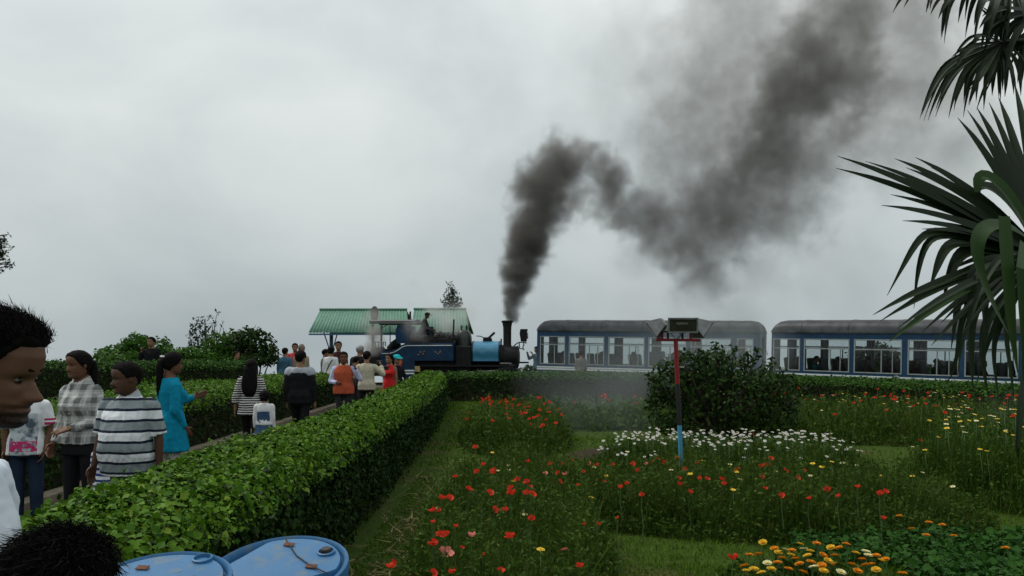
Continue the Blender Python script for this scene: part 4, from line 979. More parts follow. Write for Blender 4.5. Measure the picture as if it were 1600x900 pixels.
# conifer whose branch tips enter at the left edge
lc = thing('conifer_tree', 'dark conifer at the left edge with only its branch tips in view', 'tree', (XW(-62, 15), 15, gz(XW(-62, 15), 15)))
hz_ = lambda py: ZW(py, 15) - lc.location.z
MB().tube([(0, 0, -.2), (0, 0, 2), (.02, 0, hz_(330))], [.14, .11, .03], 10).build('trunk', BARK, lc, 60)
cl = []; lb = MB()
for (dx, py, dr) in ((70, 372, 4), (76, 366, 2), (66, 384, 6), (74, 386, 3), (70, 395, 6), (72, 405, 3), (72, 412, 5), (78, 409, 2.5), (76, 416, 3), (62, 400, 8), (60, 378, 8), (58, 424, 5), (50, 390, 14), (-60, 390, 14), (-40, 420, 16), (20, 370, 12), (0, 345, 9), (30, 425, 15), (-20, 440, 18)):
    x = dx * 15 / F; cl.append(((x, rnd.uniform(-.08, .08), hz_(py)), (dr * 15 / F * 1.3, dr * 15 / F, dr * 15 / F * .6))); lb.tube([(0, 0, hz_(py) - .08), (x * .6, 0, hz_(py) - .06), (x, 0, hz_(py))], [.03, .02, .006], 5)
lb.build('branch', BARK, lc); crown(lc, cl, .075, TL3, 'sprig', 1.6)
# big dark shrub behind the floodlight post
bl = [(1050, 600, 34, 36), (1075, 578, 32, 28), (1110, 568, 26, 24), (1100, 610, 44, 44), (1150, 585, 36, 30), (1150, 625, 48, 44), (1195, 600, 38, 34), (1222, 622, 28, 32), (1210, 650, 34, 36), (1050, 645, 34, 38), (1100, 660, 46, 38), (1160, 665, 46, 34), (1128, 556, 13, 14), (1030, 612, 17, 26), (1092, 553, 11, 12), (1168, 560, 10, 14), (1240, 640, 12, 24), (1035, 575, 12, 14), (1117, 540, 6, 9), (1150, 548, 6, 10), (1060, 556, 7, 9), (1022, 590, 7, 8), (1205, 566, 7, 9), (1180, 550, 5, 10), (1246, 612, 8, 9), (1016, 640, 8, 10), (1080, 552, 6, 10), (1225, 592, 9, 8)]
px_bush('shrub', 'large dark round shrub behind the floodlight post and daisies', 1130, 13.4, bl, .075, TL2, 'oval', .75)
lw_ = thing('low_wall', 'low pale wall top showing above the back hedge under the bushes', 'wall', (XW(287, 22.5), 22.5, gz(XW(287, 22.5), 22.5)))
MB().bx(-.42, .42, -.12, .12, 0, ZW(566.5, 22.5) - lw_.location.z).build('wall_body', mat('pale_render', (.38, .38, .36), .9, .15), lw_, 30, .01); MB().bx(-.45, .45, -.15, .15, ZW(566.4, 22.5) - lw_.location.z, ZW(564.2, 22.5) - lw_.location.z).build('coping', mat('pale_render'  , (.38, .38, .36)), lw_, 30, .01)
# ------------------------------------------------------------------ floodlight post
RED = mat('post_red_paint', (.22, .012, .018), .5, .25, 9, bump=.2); PBK = mat('post_black_paint', (.014, .014, .016), .5, .3, 9); PBU = mat('post_blue_paint', (.05, .24, .42), .5, .18, 9)
YP = 10.8; pz = lambda py: ZW(py, YP) - .0; bx0 = XW(1065, YP)
post = thing('floodlight_post', 'garden post in red, black and blue bands with three floodlights on its crossbar', 'lamp post', (bx0, YP, gz(bx0, YP)))
pg = post.location.z; X_ = lambda px: XW(px, YP) - bx0; Z_ = lambda py: ZW(py, YP) - pg
bp_ = MB().box((.0, 0, Z_(741)), (.30, .26, Z_(737) - Z_(746)), rot=Matrix.Rotation(R(4), 3, 'Z')); bp_.bx(-.13, .13, -.12, .12, -.1, Z_(746) - .005)
bp_.build('plinth', mat('white_plinth', (.42, .42, .38), .9, .3, 9, bump=.4, dirt=(.16, .15, .11)), post, 30, .02)
pole_pts = lambda a, b: [(X_(1055.8 + (py - 531) * 9.2 / 206), 0, Z_(py)) for py in (a, b)]
MB().tube(pole_pts(738, 664.5), .029, 12).build('pole', PBU, post, 60); MB().tube(pole_pts(664.3, 600), .029, 12).build('pole', PBK, post, 60); MB().tube(pole_pts(599.8, 532.5), .029, 12).build('pole', RED, post, 60)
cb = MB().box((X_(1059.5), 0, Z_(531.4)), (X_(1094) - X_(1025), .05, .034), rot=Matrix.Rotation(R(.6), 3, 'Y')).build('crossbar', RED, post, 30, .005)
for px, mt in ((1034.8, RED), (1043.5, PBK), (1066.3, PBK), (1078.8, RED)):
    for yy in (0,): MB().bx(X_(px) - .013, X_(px) + .013, -.012, .012, Z_(530), Z_(519.3)).build('bracket', mt, cb)
LG = mat('lamp_housing', (.19, .20, .20), .45, .25, 12, .5, dirt=(.14, .14, .13)); LB = mat('lamp_black', (.012, .012, .012), .4, .3, 9); LGL = mat('lamp_glass_dark', (.02, .022, .018), .12, .5, 4, 0, .6)
def flood(cx, cy, cz, w_, h_, dpt, rot, back=.45):
    M = Matrix.Translation((cx, cy, cz)) @ rot.to_4x4(); o = []
    fr = [(-w_, -dpt, -h_), (w_, -dpt, -h_), (w_, -dpt, h_), (-w_, -dpt, h_)]; bk_ = [(x * back, dpt, z * back) for x, y, z in fr]
    m = MB().add([M @ Vector(q) for q in fr + bk_], [(0, 1, 5, 4), (1, 2, 6, 5), (2, 3, 7, 6), (3, 0, 4, 7), (4, 5, 6, 7), (3, 2, 1, 0)])
    h = m.build('floodlight', LG, post, 30, .004)
    f2 = MB(); t = .016
    for x0, x1, z0_, z1 in ((-w_ - .004, w_ + .004, h_ - t, h_ + .004), (-w_ - .004, w_ + .004, -h_ - .004, -h_ + t), (-w_ - .004, -w_ + t, -h_ + t, h_ - t), (w_ - t, w_ + .004, -h_ + t, h_ - t)): f2.bx(x0, x1, -dpt - .022, -dpt - .003, z0_, z1)
    f2.v = [tuple(M @ Vector(p)) for p in f2.v]; f2.build('lamp_frame', LG, h)
    g2 = MB().bx(-w_ + t, w_ - t, -dpt - .010, -dpt - .004, -h_ + t, h_ - t); g2.v = [tuple(M @ Vector(p)) for p in g2.v]; g2.build('lamp_glass', LGL, h)
    r2 = MB().bx(-w_ * .45, w_ * .35, -dpt - .014, -dpt - .0105, h_ * .1, h_ * .4); r2.v = [tuple(M @ Vector(p)) for p in r2.v]; r2.build('bulb', mat('bulb_glass', (.10, .10, .085), .3), h)
    return h
flood(X_(1062), -.10, Z_(507.6), .188, .093, .10, Matrix.Rotation(R(6), 3, 'X'))
flood(X_(1030), .03, Z_(508.6), .15, .125, .085, Matrix.Rotation(R(-112), 3, 'Z') @ Matrix.Rotation(R(36), 3, 'X'))
flood(X_(1090), .03, Z_(508.6), .15, .125, .085, Matrix.Rotation(R(112), 3, 'Z') @ Matrix.Rotation(R(36), 3, 'X'))
MB().bx(X_(1032), X_(1086), -.05, .06, Z_(519.2), Z_(517.2)).build('tray', LB, post)
for a in (((1046, 519.5), (1052, 526), (1056, 530)), ((1062, 519.5), (1063, 523), (1059, 527), (1056.5, 530)), ((1060, 519.5), (1065, 525), (1058, 530))):
    MB().tube([(X_(x), -.02, Z_(y)) for x, y in a], .005, 5).build('cable', PBK, post)

# ------------------------------------------------------------------ blue plastic drums
k = NT('drum_blue_plastic', .5, .35); oc, _ = k.obj(); n_ = k.noise(oc, 5, 5); n2 = k.noise(oc, 60, 4); n3 = k.noise(oc, 13, 6); c = k.mix(n_, (.022, .105, .24), (.040, .155, .31)); c = k.mix(k.math('MINIMUM', k.math('MULTIPLY', k.math('MAXIMUM', k.math('SUBTRACT', n3, .54), 0.0), 5.0), .55), c, (.11, .15, .16)); c = k.mix(k.math('MINIMUM', k.math('MULTIPLY', k.math('MAXIMUM', k.math('SUBTRACT', n2, .62), 0.0), 6.0), .6), c, (.015, .035, .06)); k.bump(n2, .12, .004); k.done(c)
DB = mat('drum_blue_plastic', (.028, .125, .27), .48, .2, 4, 0, .35, bump=.08, bscale=20, dirt=(.06, .115, .16)); RST = mat('rusty_clip', (.10, .04, .022), .8, .5, 30)
def drum(label, cx, py, Y, r, tilt, yaw, cutang, clips, wire, bungs):
    zt = ZW(py, Y); x = XW(cx, Y); root = thing('plastic_drum', label, 'drum', (x, Y, gz(x, Y))); h = zt - gz(x, Y)
    root.rotation_euler = (R(tilt[0]), R(tilt[1]), 0)
    MB().lathe([(r * .9, 0), (r * .97, .02), (r * .99, h * .3), (r * .955, h * .32), (r * .955, h * .35), (r * .99, h * .37), (r * .99, h * .64), (r * .955, h * .66), (r * .955, h * .69), (r * .99, h * .71), (r * .985, h - .06), (r * .93, h - .045), (r * .93, h - .03), (r * .3, h - .03)], (0, 0, 0), 40).build('body', DB, root, 40)
    MB().lathe([(r * .925, h - .045), (r * 1.0, h - .05), (r * 1.015, h - .03), (r * 1.01, h - .002), (r * .975, h + .004), (r * .945, h - .004), (r * .94, h - .032)], (0, 0, 0), 48).build('rim', DB, root, 50)
    # raised lid plate: a disc cut by two chords, with a pocket for the bungs
    poly = []; 
    for k in range(72):
        a = 2 * math.pi * k / 72; rr = r * .90
        for ca, dd in cutang:
            c_ = math.cos(a - R(ca))
            if c_ > 0: rr = min(rr, dd * r / c_)
        poly.append((rr * math.cos(a), rr * math.sin(a)))
    m = MB(); nn = len(poly); lv = [(1, h - .030), (1, h - .006), (.985, h + .001), (.55, h + .006)]
    vs = [Vector((a * s_, b * s_, z)) for s_, z in lv for a, b in poly] + [Vector((0, 0, h + .007))]
    fs = [(j * nn + k, j * nn + (k + 1) % nn, (j + 1) * nn + (k + 1) % nn, (j + 1) * nn + k) for j in range(3) for k in range(nn)] + [(3 * nn + k, 3 * nn + (k + 1) % nn, 4 * nn) for k in range(nn)]
    lid = m.add(vs, fs).build('lid', DB, root, 35)
    for a, d_, big, cap_ in bungs:
        c_ = Vector((math.cos(R(a)) * d_ * r, math.sin(R(a)) * d_ * r, 0))
        b_ = MB().lathe([(.036, h - .03), (.036, h + .012), (.030, h + .014), (.027, h - .015), (.005, h - .018)], c_, 20).build('bung', DB, root, 40)
        if cap_: MB().lathe([(.022, h - .01), (.022, h + .018), (.018, h + .024), (.003, h + .024)], c_, 16).build('cap', mat('bung_cap', (.02, .02, .02), .4), b_, 40)
    if wire: MB().tube([(a * r, b * r, h + .010 + .002 * (i % 2)) for i, (a, b) in enumerate(wire)], .0028, 5).build('wire', mat('black_wire', (.02, .018, .015), .6), root)
    for a, b, ro in clips:
        MB().box((a * r, b * r, h + .012), (.044, .022, .004), rot=Matrix.Rotation(R(ro), 3, 'Z') @ Matrix.Rotation(R(10), 3, 'X')).build('clip', RST, root)
drum('blue plastic drum with black wire and two rusty clips across its lid', 470, 858, 3.48, .275, (13, -3), 0, ((-62, .58), (150, .72)), ((.02, .62, -20), (.52, -.12, -15)), ((-.10, .86), (.02, .62), (.22, .25), (.52, -.12), (.80, -.35)), ((28, .72, 1, True), (186, .78, 1, False)))
drum('blue plastic drum with one rusty clip, half hidden behind the dark hair', 284, 884, 3.0, .258, (11, -2), 0, ((-48, .70), (205, .88)), ((-.30, .42, -10),), None, ((58, .80, 1, False),))

# ------------------------------------------------------------------ planting: lawn, beds, flowers
GB1 = mat_leaf('grass_blade', (.030, .080, .004), (.082, .155, .008), .25, .6); GB2 = mat_leaf('meadow_stem', (.022, .055, .007), (.075, .115, .016), .25, .6, (.17, .15, .06)); DRY = mat_leaf('dry_clippings', (.10, .085, .035), (.22, .19, .09), .1, .8)
MDL = mat_leaf('meadow_leaf', (.015, .044, .005), (.060, .115, .013), .22, .6, (.13, .13, .035))
def rand_xy(n, x0, x1, y0, y1): return np.stack([rng.uniform(x0, x1, n), rng.uniform(y0, y1, n)], 1)
def on_ground(xy): return np.array([(x, y, gz(x, y)) for x, y in xy])
bedf = lambda xy: np.array([in_bed(x, y) for x, y in xy])
lawn = []
for n, y0, y1 in ((80000, 2.6, 6.5), (50000, 6.5, 11), (16000, 11, 20), (9000, 19, 27)):
    q = rand_xy(n, -1.3, 1.3, y0, y1); q[:, 0] = q[:, 0] * 0 + rng.uniform(-1.25, np.minimum(y1 * .66 + .6, 11), n); lawn.append(q)
lawn += [rand_xy(14000, -1.95, 1.3, 11, 27.2), rand_xy(7000, .3, 6, 10, 16)]; lawn = np.concatenate(lawn); lawn = lawn[bedf(lawn) < .25]
lawn_b = on_ground(lawn); pat = .5 + .5 * np.clip(vnoise(np.c_[lawn * .8, lawn[:, :1] * 0], 2) + .3, 0, 1)
tag(link('lawn_grass', blades(lawn_b, rng.uniform(.03, .075, len(lawn)) * pat, np.maximum(.006, .0011 * lawn[:, 1]), .6, 'lawn_grass', GB1, 2)), 'short green lawn grass between the flower beds', 'grass', kind='stuff')
q = rand_xy(9000, -12, -5.4, 7.5, 18); q = q[bedf(q) < .3]
tag(link('rough_grass', blades(on_ground(q), rng.uniform(.08, .25, len(q)), .012, .5, 'rough_grass', GB1, 2)), 'rough grass in the garden left of the path', 'grass', kind='stuff')
cl = np.concatenate([np.stack([rng.normal(cx, sx, n), rng.normal(cy, sy_, n)], 1) for cx, cy, sx, sy_, n in ((-.95, 5.6, .28, .7, 500), (-.8, 7.8, .22, .6, 420), (-.85, 10.6, .25, 1.0, 300), (1.35, 4.75, .3, .3, 260), (-.6, 4.2, .25, .4, 200))])
tag(link('grass_clippings', scatter(on_ground(cl) + [0, 0, .04], np.tile([0, 0, 1.], (len(cl), 1)), rng.uniform(.06, .2, len(cl)), 'needle', DRY, 'grass_clippings', .35)), 'pale dry grass clippings lying along the foot of the bright hedge', 'clippings', kind='stuff')
def bedplants(name, label, key, n, h0, h1, wid, leafn, leafs, mt1, mt2, lean=.25, edge=.22):
    bx_, by_, a, b, ro = BED[key]; t = rng.uniform(0, 2 * np.pi, n); r = np.sqrt(rng.random(n)) * 1.04; u, v = r * np.cos(t) * a, r * np.sin(t) * b; c, s = math.cos(ro), math.sin(ro)
    xy = np.stack([bx_ + u * c - v * s, by_ + u * s + v * c], 1); base = on_ground(xy); fall = np.clip((1.06 - r) / edge, .3, 1)
    nz_ = np.clip(vnoise(np.c_[xy * 2.1, xy[:, :1] * .7], 3), -1, 1); lumps = .72 + .52 * nz_; keep_ = rng.random(n) < .55 + .9 * (nz_ + .35); keep_[:50] = True; xy, base, fall, lumps, r = xy[keep_], base[keep_], fall[keep_], lumps[keep_], r[keep_]; n = len(xy); h = (rng.uniform(h0, h1, n) + (rng.random(n) < .06) * rng.uniform(.05, .22, n)) * fall * np.maximum(lumps, .25); wd = np.maximum(wid, .0010 * xy[:, 1])
    k = np.arange(leafn) % n; th = rng.random(leafn) ** .8; lp_ = base[k] + np.stack([rng.normal(0, .03, leafn), rng.normal(0, .03, leafn), h[k] * th], 1)
    root = thing(name, label, 'flower bed'); 
    tag(link('stems', blades(base, h, wd, lean, 'stems', mt1, 3, .3), root), kind='stuff')
    nr_ = rng.normal(0, .6, (leafn, 3)) + [0, 0, .7]; al = rng.normal(0, .6, (leafn, 3)) + [0, 0, .6]
    tag(link('leaves', scatter(lp_, nr_, leafs * rng.uniform(.6, 1.4, leafn) * np.maximum(1, xy[k, 1] / 11), 'sprig', mt2, 'leaves', .6, al), root), kind='stuff')
bedplants('flower_bed', 'long bed of poppies beside the lawn strip along the bright hedge', 'poppy', 15000, .34, .68, .005, 26000, .048, GB2, MDL)
bedplants('flower_bed', 'far poppy bed below the corner where the hedges meet', 'poppy_far', 9500, .42, .78, .006, 14000, .055, GB2, MDL)
bedplants('flower_bed', 'wide bed of tall green stems and poppies round the foot of the floodlight post', 'front', 19000, .34, .64, .005, 32000, .048, GB2, MDL)
bedplants('flower_bed', 'bed of white daisies in front of the dark shrub', 'daisy', 9000, .30, .46, .006, 17000, .055, GB2, MDL, .2)
bedplants('flower_bed', 'dense yellow-flowered bed at the right edge below the palm', 'right', 17000, .55, 1.0, .006, 24000, .055, MDL, MDL)
bedplants('flower_bed', 'far bed of red flowers below the hedge at the right', 'back_right', 15000, .45, .85, .007, 18000, .06, GB2, MDL)
bedplants('flower_bed', 'smoky bed below the hedge behind the daisies', 'back_mid', 5000, .25, .5, .01, 8000, .1, MDL, MDL)
bedplants('flower_bed', 'low marigold bed at the bottom of the lawn', 'marigold', 1800, .08, .2, .007, 3600, .07, GB2, MDL, .4)
bedplants('flower_bed', 'flower bed in the garden left of the path', 'left_garden', 3500, .25, .55, .01, 5000, .1, GB2, MDL)
bedplants('flower_bed', 'small flower bed behind the checked-shirt woman', 'left_near', 2200, .3, .6, .008, 3200, .09, GB2, MDL)
ex = rand_xy(9000, 2.4, 6.3, 5.7, 7.3); ex = ex[(ex[:, 0] > 2.9) | (ex[:, 1] > 6.4)]
tag(link('ground_cover', scatter(on_ground(ex) + np.c_[ex * 0, rng.uniform(.02, .14, len(ex))], np.tile([0, 0, 1.], (len(ex), 1)), rng.uniform(.025, .075, len(ex)), 'lobed', mat_leaf('ground_cover_leaf', (.012, .045, .006), (.03, .095, .012), .2), 'ground_cover', .5)), 'low leafy ground cover right of the marigolds', 'ground cover', kind='stuff')

STEM = mat('flower_stem', (.05, .10, .03), .7, .2); PRED = mat_leaf('poppy_petal', (.50, .022, .012), (.68, .06, .025), .3, .6); PPNK = mat_leaf('poppy_petal_pink', (.60, .16, .13), (.7, .26, .2), .3, .6); PCEN = mat('poppy_centre', (.04, .045, .02), .8)
DW = mat_leaf('daisy_petal', (.38, .39, .37), (.55, .56, .53), .25, .6); DY = mat('daisy_centre', (.55, .36, .03), .8); MO = mat_leaf('marigold_petal', (.62, .20, .012), (.70, .30, .015), .2, .6); MY = mat_leaf('marigold_yellow', (.68, .42, .02), (.72, .50, .06), .2, .6); MC = mat_leaf('marigold_cream', (.62, .58, .28), (.68, .65, .40), .2, .6)
def petal_mesh(r, cup, m_, nm='petal', wide=.95, seed=0):
    rr = random.Random(seed); vs = []; fs = []; nu, nv = 6, 4
    for i in range(nv):
        t = i / (nv - 1)
        for k in range(nu):
            a = (k / (nu - 1) - .5) * 2 * wide * (.35 + .65 * math.sin(min(1, t * 1.15) * math.pi / 2)); rad = r * (.06 + .94 * t) * (1 - .10 * abs(k / (nu - 1) - .5) * 2 * t)
            vs.append((rad * math.cos(a) * math.cos(cup * t) , rad * math.sin(a), rad * math.sin(cup * t * 1.2) + rr.uniform(-.09, .09) * r * t))
    fs = [(i * nu + k, (i + 1) * nu + k, (i + 1) * nu + k + 1, i * nu + k + 1) for i in range(nv - 1) for k in range(nu - 1)]
    return MB().add(vs, fs).mesh(nm, m_, 180)
def stem_mesh():
    return MB().tube([(0, 0, 0), (.012, .004, .35), (-.006, .01, .7), (0, 0, 1)], [.0045, .004, .0035, .003], 4).mesh('stem', STEM)
STM = stem_mesh(); PET = {k: [petal_mesh(.042, c_, m_, seed=i) for i, c_ in enumerate((.55, .9, .3))] for k, m_ in (('red', PRED), ('pink', PPNK))}; CEN = MB().ell((0, 0, .008), (.009, .009, .008), 8, 6).mesh('centre', PCEN, 180)
def bud_flower(parts, mats, nm):
    V, Fc, mi = [], [], []
    for me, M, i in parts:
        o = len(V); V += [tuple(M @ v.co) for v in me.vertices]; Fc += [tuple(o + j for j in p.vertices) for p in me.polygons]; mi += [i] * len(me.polygons)
    b = MB(); b.v, b.f, b.m = V, Fc, mi; return b.mesh(nm, mats, 180)
def poppy_one(kind, var):
    pr = [(PET[kind][(var + j) % 3], Matrix.Rotation(j * math.pi / 2 + var, 4, 'Z'), 0) for j in range(4)] + [(CEN, Matrix(), 1)]
    return bud_flower(pr, [PRED if kind == 'red' else PPNK, PCEN], 'flower_head')
PO1 = [poppy_one('red', v_) for v_ in range(3)]
def head_stem(head, mats, nm, z=1.0):
    """a flower as one mesh on a stem of 0.4 m"""
    b = MB(); n_ = len(head.vertices); tl_ = Matrix.Rotation(rnd.uniform(.1, .6), 3, 'X'); b.v = [tuple(tl_ @ v.co + Vector((0, 0, .4))) for v in head.vertices]; b.f = [tuple(p.vertices) for p in head.polygons]; b.m = [p.material_index for p in head.polygons]
    o = len(b.v); b.tube([(0, 0, 0), (.01, 0, .2), (0, 0, .4)], [.004, .0035, .003], 4, len(mats)); return b.mesh(nm, mats + [STEM], 180)
POS = [head_stem(h_, [PRED, PCEN], 'poppy') for h_ in PO1 * 2]
def spot(px, py, Y):
    p = P(px, py, Y); return p, gz(p.x, p.y)
def poppy(px, py, h, label, group, full, kind='red', size=1.0):
    Y = 8.0
    for _ in range(12): Y = (CH - h - gz(XW(px, Y), Y)) * F / (py - HZ)
    x = XW(px, Y); z = gz(x, Y); hh_ = ZW(py, Y) - z; rz_ = rnd.uniform(-.6, .6); tl = (rnd.uniform(-.1, .85), rnd.uniform(-.3, .3))
    if full:
        r_ = thing('poppy', label, 'poppy', (x, Y, z), rz_, group); s_ = link('stem', STM, r_); s_.scale = (1, 1, hh_); v_ = rnd.randrange(3)
        e = Matrix.Translation((0, 0, hh_)) @ Euler((tl[0], tl[1], 0)).to_matrix().to_4x4() @ Matrix.Scale(size, 4)
        for j in range(4): o = link('petal', PET[kind][(v_ + j) % 3], r_); o.matrix_local = e @ Matrix.Rotation(j * math.pi / 2 + .3 * v_, 4, 'Z')
        o = link('centre', CEN, r_); o.matrix_local = e
    else:
        o = link('poppy', POS[rnd.randrange(3)]); tag(o, label, 'poppy', group); o.location = (x, Y, hh_ + z - .4 * size * 1); s_ = size; o.scale = (s_, s_, max(.3, s_)); o.location.z = ZW(py, Y) - .4 * max(.3, s_); o.rotation_euler = (tl[0] * .25, tl[1] * .25, rz_)
NEAR = [(743, 699, 1), (745, 738, .8), (755, 727, .8), (772, 738, 1.2), (824, 722, .8), (733, 766, 1), (712, 746, .8), (766, 771, .9), (798, 764, .8), (797, 771, .8), (800, 773, 1.1), (808, 751, .8), (823, 755, .9), (822, 772, .9), (832, 773, .9), (829, 761, .6), (773, 797, .8), (788, 798, .8), (830, 811, .7), (676, 852, 1.1), (686, 836, .7), (690, 780, .9), (703, 779, .9), (676, 799, .8), (684, 800, .9), (677, 817, .6), (712, 823, .5), (737, 838, .8), (797, 841, 1), (614, 886, 1.05), (707, 895, .7), (677, 896, .7), (783, 893, .7), (755, 868, .5), (697, 867, 1.4), (722, 857, .5), (696, 838, .9),
        (860, 726, .8), (852, 740, .8), (872, 740, .8), (883, 742, .9), (880, 726, .8), (895, 720, .7), (912, 738, .6), (922, 726, .9), (932, 728, .9), (957, 728, .9), (944, 753, .6), (970, 762, .8), (979, 757, .8), (989, 726, .9), (996, 736, .8), (1010, 726, .8), (1020, 722, .7), (1028, 718, .7), (1040, 724, 1), (1058, 716, .8), (1089, 724, .8), (1063, 758, .9), (1078, 770, .8), (1061, 748, .8), (1069, 734, .8), (1094, 748, .8), (1105, 749, .8), (1128, 750, .9), (1131, 757, .8), (1149, 736, .8), (1156, 732, .6), (1173, 679, .8), (1191, 730, 1.1), (1200, 728, 1.1), (1205, 717, .9), (1228, 736, .9), (1256, 736, .7), (1191, 746, .8), (1196, 764, .7), (1247, 748, .7), (1222, 775, .8), (1292, 767, 1), (1310, 776, .7), (1340, 762, .8), (1375, 772, .9), (1383, 770, .9), (1380, 811, .7), (1264, 780, .7), (1145, 874, 1), (935, 820, .6), (912, 820, .5), (906, 886, .7), (875, 753, .7), (903, 759, .6), (1003, 774, .7), (965, 810, .5)]
def zone(px, py):
    if px < 845:
        return f"red poppy {'near the front' if py > 810 else 'halfway along' if py > 745 else 'toward the back'} of the long bed, {'on its hedge side' if px < 720 else 'in its middle' if px < 785 else 'on its lawn side'}"
    return f"red poppy {'left of the floodlight post' if px < 1045 else 'close round the post foot' if px < 1100 else 'right of the floodlight post'}, {'high at the rear' if py < 735 else 'in the middle rows' if py < 765 else 'low in front'} of the wide bed"
for px, py, sz in NEAR:
    full = py > 700; big = sz > 1; k = (px, py)
    grp = 'poppies of the long bed by the hedge' if px < 845 else 'poppies of the middle bed round the post'
    lab = {(697, 867): 'large pink-edged poppy low in the long bed near the drums', (614, 886): 'dark red poppy standing alone beside the right drum', (1145, 874): 'deep red poppy beside the marigolds', (743, 699): 'bright red poppy above the rest on the left side of the long bed'}.get(k, zone(px, py))
    poppy(px, py, .55 if px < 845 and py < 850 else .42, lab, grp, full, 'pink' if sz > 1.3 or (px, py) in ((737, 838), (852, 740), (922, 726), (883, 742), (1010, 726)) else 'red', 1.0 * sz * .95)
def many(n, key, h, label, group, size, px_rng=None, fn=None, yb=(0, 1)):
    bx_, by_, a, b, ro = BED[key]
    for i in range(n):
        t, r = rnd.uniform(0, 6.283), math.sqrt(rnd.uniform(yb[0], yb[1])) * .95; u, v = r * math.cos(t) * a, r * math.sin(t) * b; c, s = math.cos(ro), math.sin(ro)
        x, y = bx_ + u * c - v * s, by_ + u * s + v * c; fn(x, y, gz(x, y) + rnd.uniform(*h) * max(.45, min(1, (1.1 - r) / .3)), f"{label}, {'front' if v < -b * .25 else 'rear' if v > b * .3 else 'middle'} {'left' if u < -a * .3 else 'right' if u > a * .3 else 'centre'}", group, size * rnd.uniform(.75, 1.15))
def put_mesh(meshes, nm, cat):
    def f(x, y, z, label, group, s):
        o = tag(link(nm, rnd.choice(meshes)), label, cat, group); zz = max(.25, s); o.scale = (s, s, zz); o.location = (x, y, z - .4 * zz); o.rotation_euler = (rnd.uniform(-.12, .12), rnd.uniform(-.12, .12), rnd.uniform(-.8, .8))
    return f
many(70, 'poppy_far', (.5, .72), 'small red poppy in the far bed below the hedge corner', 'poppies of the far bed', .95, fn=put_mesh(POS, 'poppy', 'poppy'))
many(60, 'back_right', (.6, .82), 'small red flower in the far bed at the right below the hedge', 'red flowers of the far right bed', .9, fn=put_mesh(POS, 'poppy', 'poppy'))
many(14, 'right', (.75, .95), 'red poppy among the yellow flowers at the right edge', 'poppies among the yellow flowers', 1.0, fn=put_mesh(POS, 'poppy', 'poppy'))
many(12, 'left_near', (.5, .65), 'red poppy behind the checked-shirt woman in the left garden', 'poppies of the left garden', 1, fn=put_mesh(POS, 'poppy', 'poppy'))
many(10, 'back_mid', (.4, .6), 'small red poppy in the smoky bed', 'poppies of the smoky bed', .9, fn=put_mesh(POS, 'poppy', 'poppy'))
def ray_flower(m1, m2, n, r, layers, nm, cup=.25, w_=.32):
    b = MB()
    for l in range(layers):
        rr = r * (1 - .22 * l); off = l * .5
        for k in range(n):
            a = 2 * math.pi * (k + off) / n + rnd.uniform(-.08, .08); d = Vector((math.cos(a), math.sin(a), 0)); s_ = Vector((-d.y, d.x, 0)); zt = math.tan(cup + .25 * l) * rr; q_ = rr * w_ * 2 * math.pi / n * 2.2
            b.add([d * rr * .15 + s_ * q_ * .35, d * rr * .8 + s_ * q_ * .6 + Vector((0, 0, zt * .8)), d * rr + Vector((0, 0, zt * .95 + rnd.uniform(-.1, .1) * rr)), d * rr * .8 - s_ * q_ * .6 + Vector((0, 0, zt * .8)), d * rr * .15 - s_ * q_ * .35], [(0, 1, 2), (0, 2, 4), (2, 3, 4)], 0)
    b.ell((0, 0, .004), (r * .26, r * .26, r * .14), 8, 5, 1); return b.mesh(nm, [m1, m2], 180)
DA = [head_stem(ray_flower(DW, DY, 11, .027, 1, 'flower_head', .1 * k), [DW, DY], 'daisy') for k in range(3)]
def daisy(x, y, z, label, group, s): put_mesh(DA, 'daisy', 'daisy')(x, y, z, label, group, s)
many(290, 'daisy', (.40, .50), 'small white daisy in front of the dark shrub', 'white daisies before the shrub', .95, fn=daisy)
YF = [head_stem(ray_flower(MC, MY, 10, .024, 1, 'flower_head', .2), [MC, MY], 'yellow_flower'), head_stem(ray_flower(MY, MY, 10, .024, 1, 'flower_head', .2), [MY, MY], 'yellow_flower')]
many(130, 'right', (.72, .95), 'small pale yellow flower in the bed at the right edge', 'yellow flowers of the right bed', 1.25, fn=put_mesh(YF, 'yellow_flower', 'flower'))
many(22, 'front', (.38, .55), 'small pale yellow flower among the stems round the post', 'yellow flowers of the middle bed', 1.2, fn=put_mesh(YF, 'yellow_flower', 'flower'))
many(14, 'poppy', (.3, .5), 'small yellow flower among the poppies of the long bed', 'yellow flowers of the long bed', 1.2, fn=put_mesh(YF, 'yellow_flower', 'flower'))
many(60, 'back_right', (.6, .8), 'tiny pale flower in the far bed at the right', 'pale flowers of the far right bed', 1.15, fn=put_mesh(YF, 'yellow_flower', 'flower'))
MH = {'orange': [ray_flower(MO, MO, 14, .033, 3, 'flower_head', .25) for _ in range(2)], 'yellow': [ray_flower(MY, MO, 14, .033, 3, 'flower_head', .25) for _ in range(2)], 'cream': [ray_flower(MC, MY, 14, .034, 2, 'flower_head', .15) for _ in range(2)]}
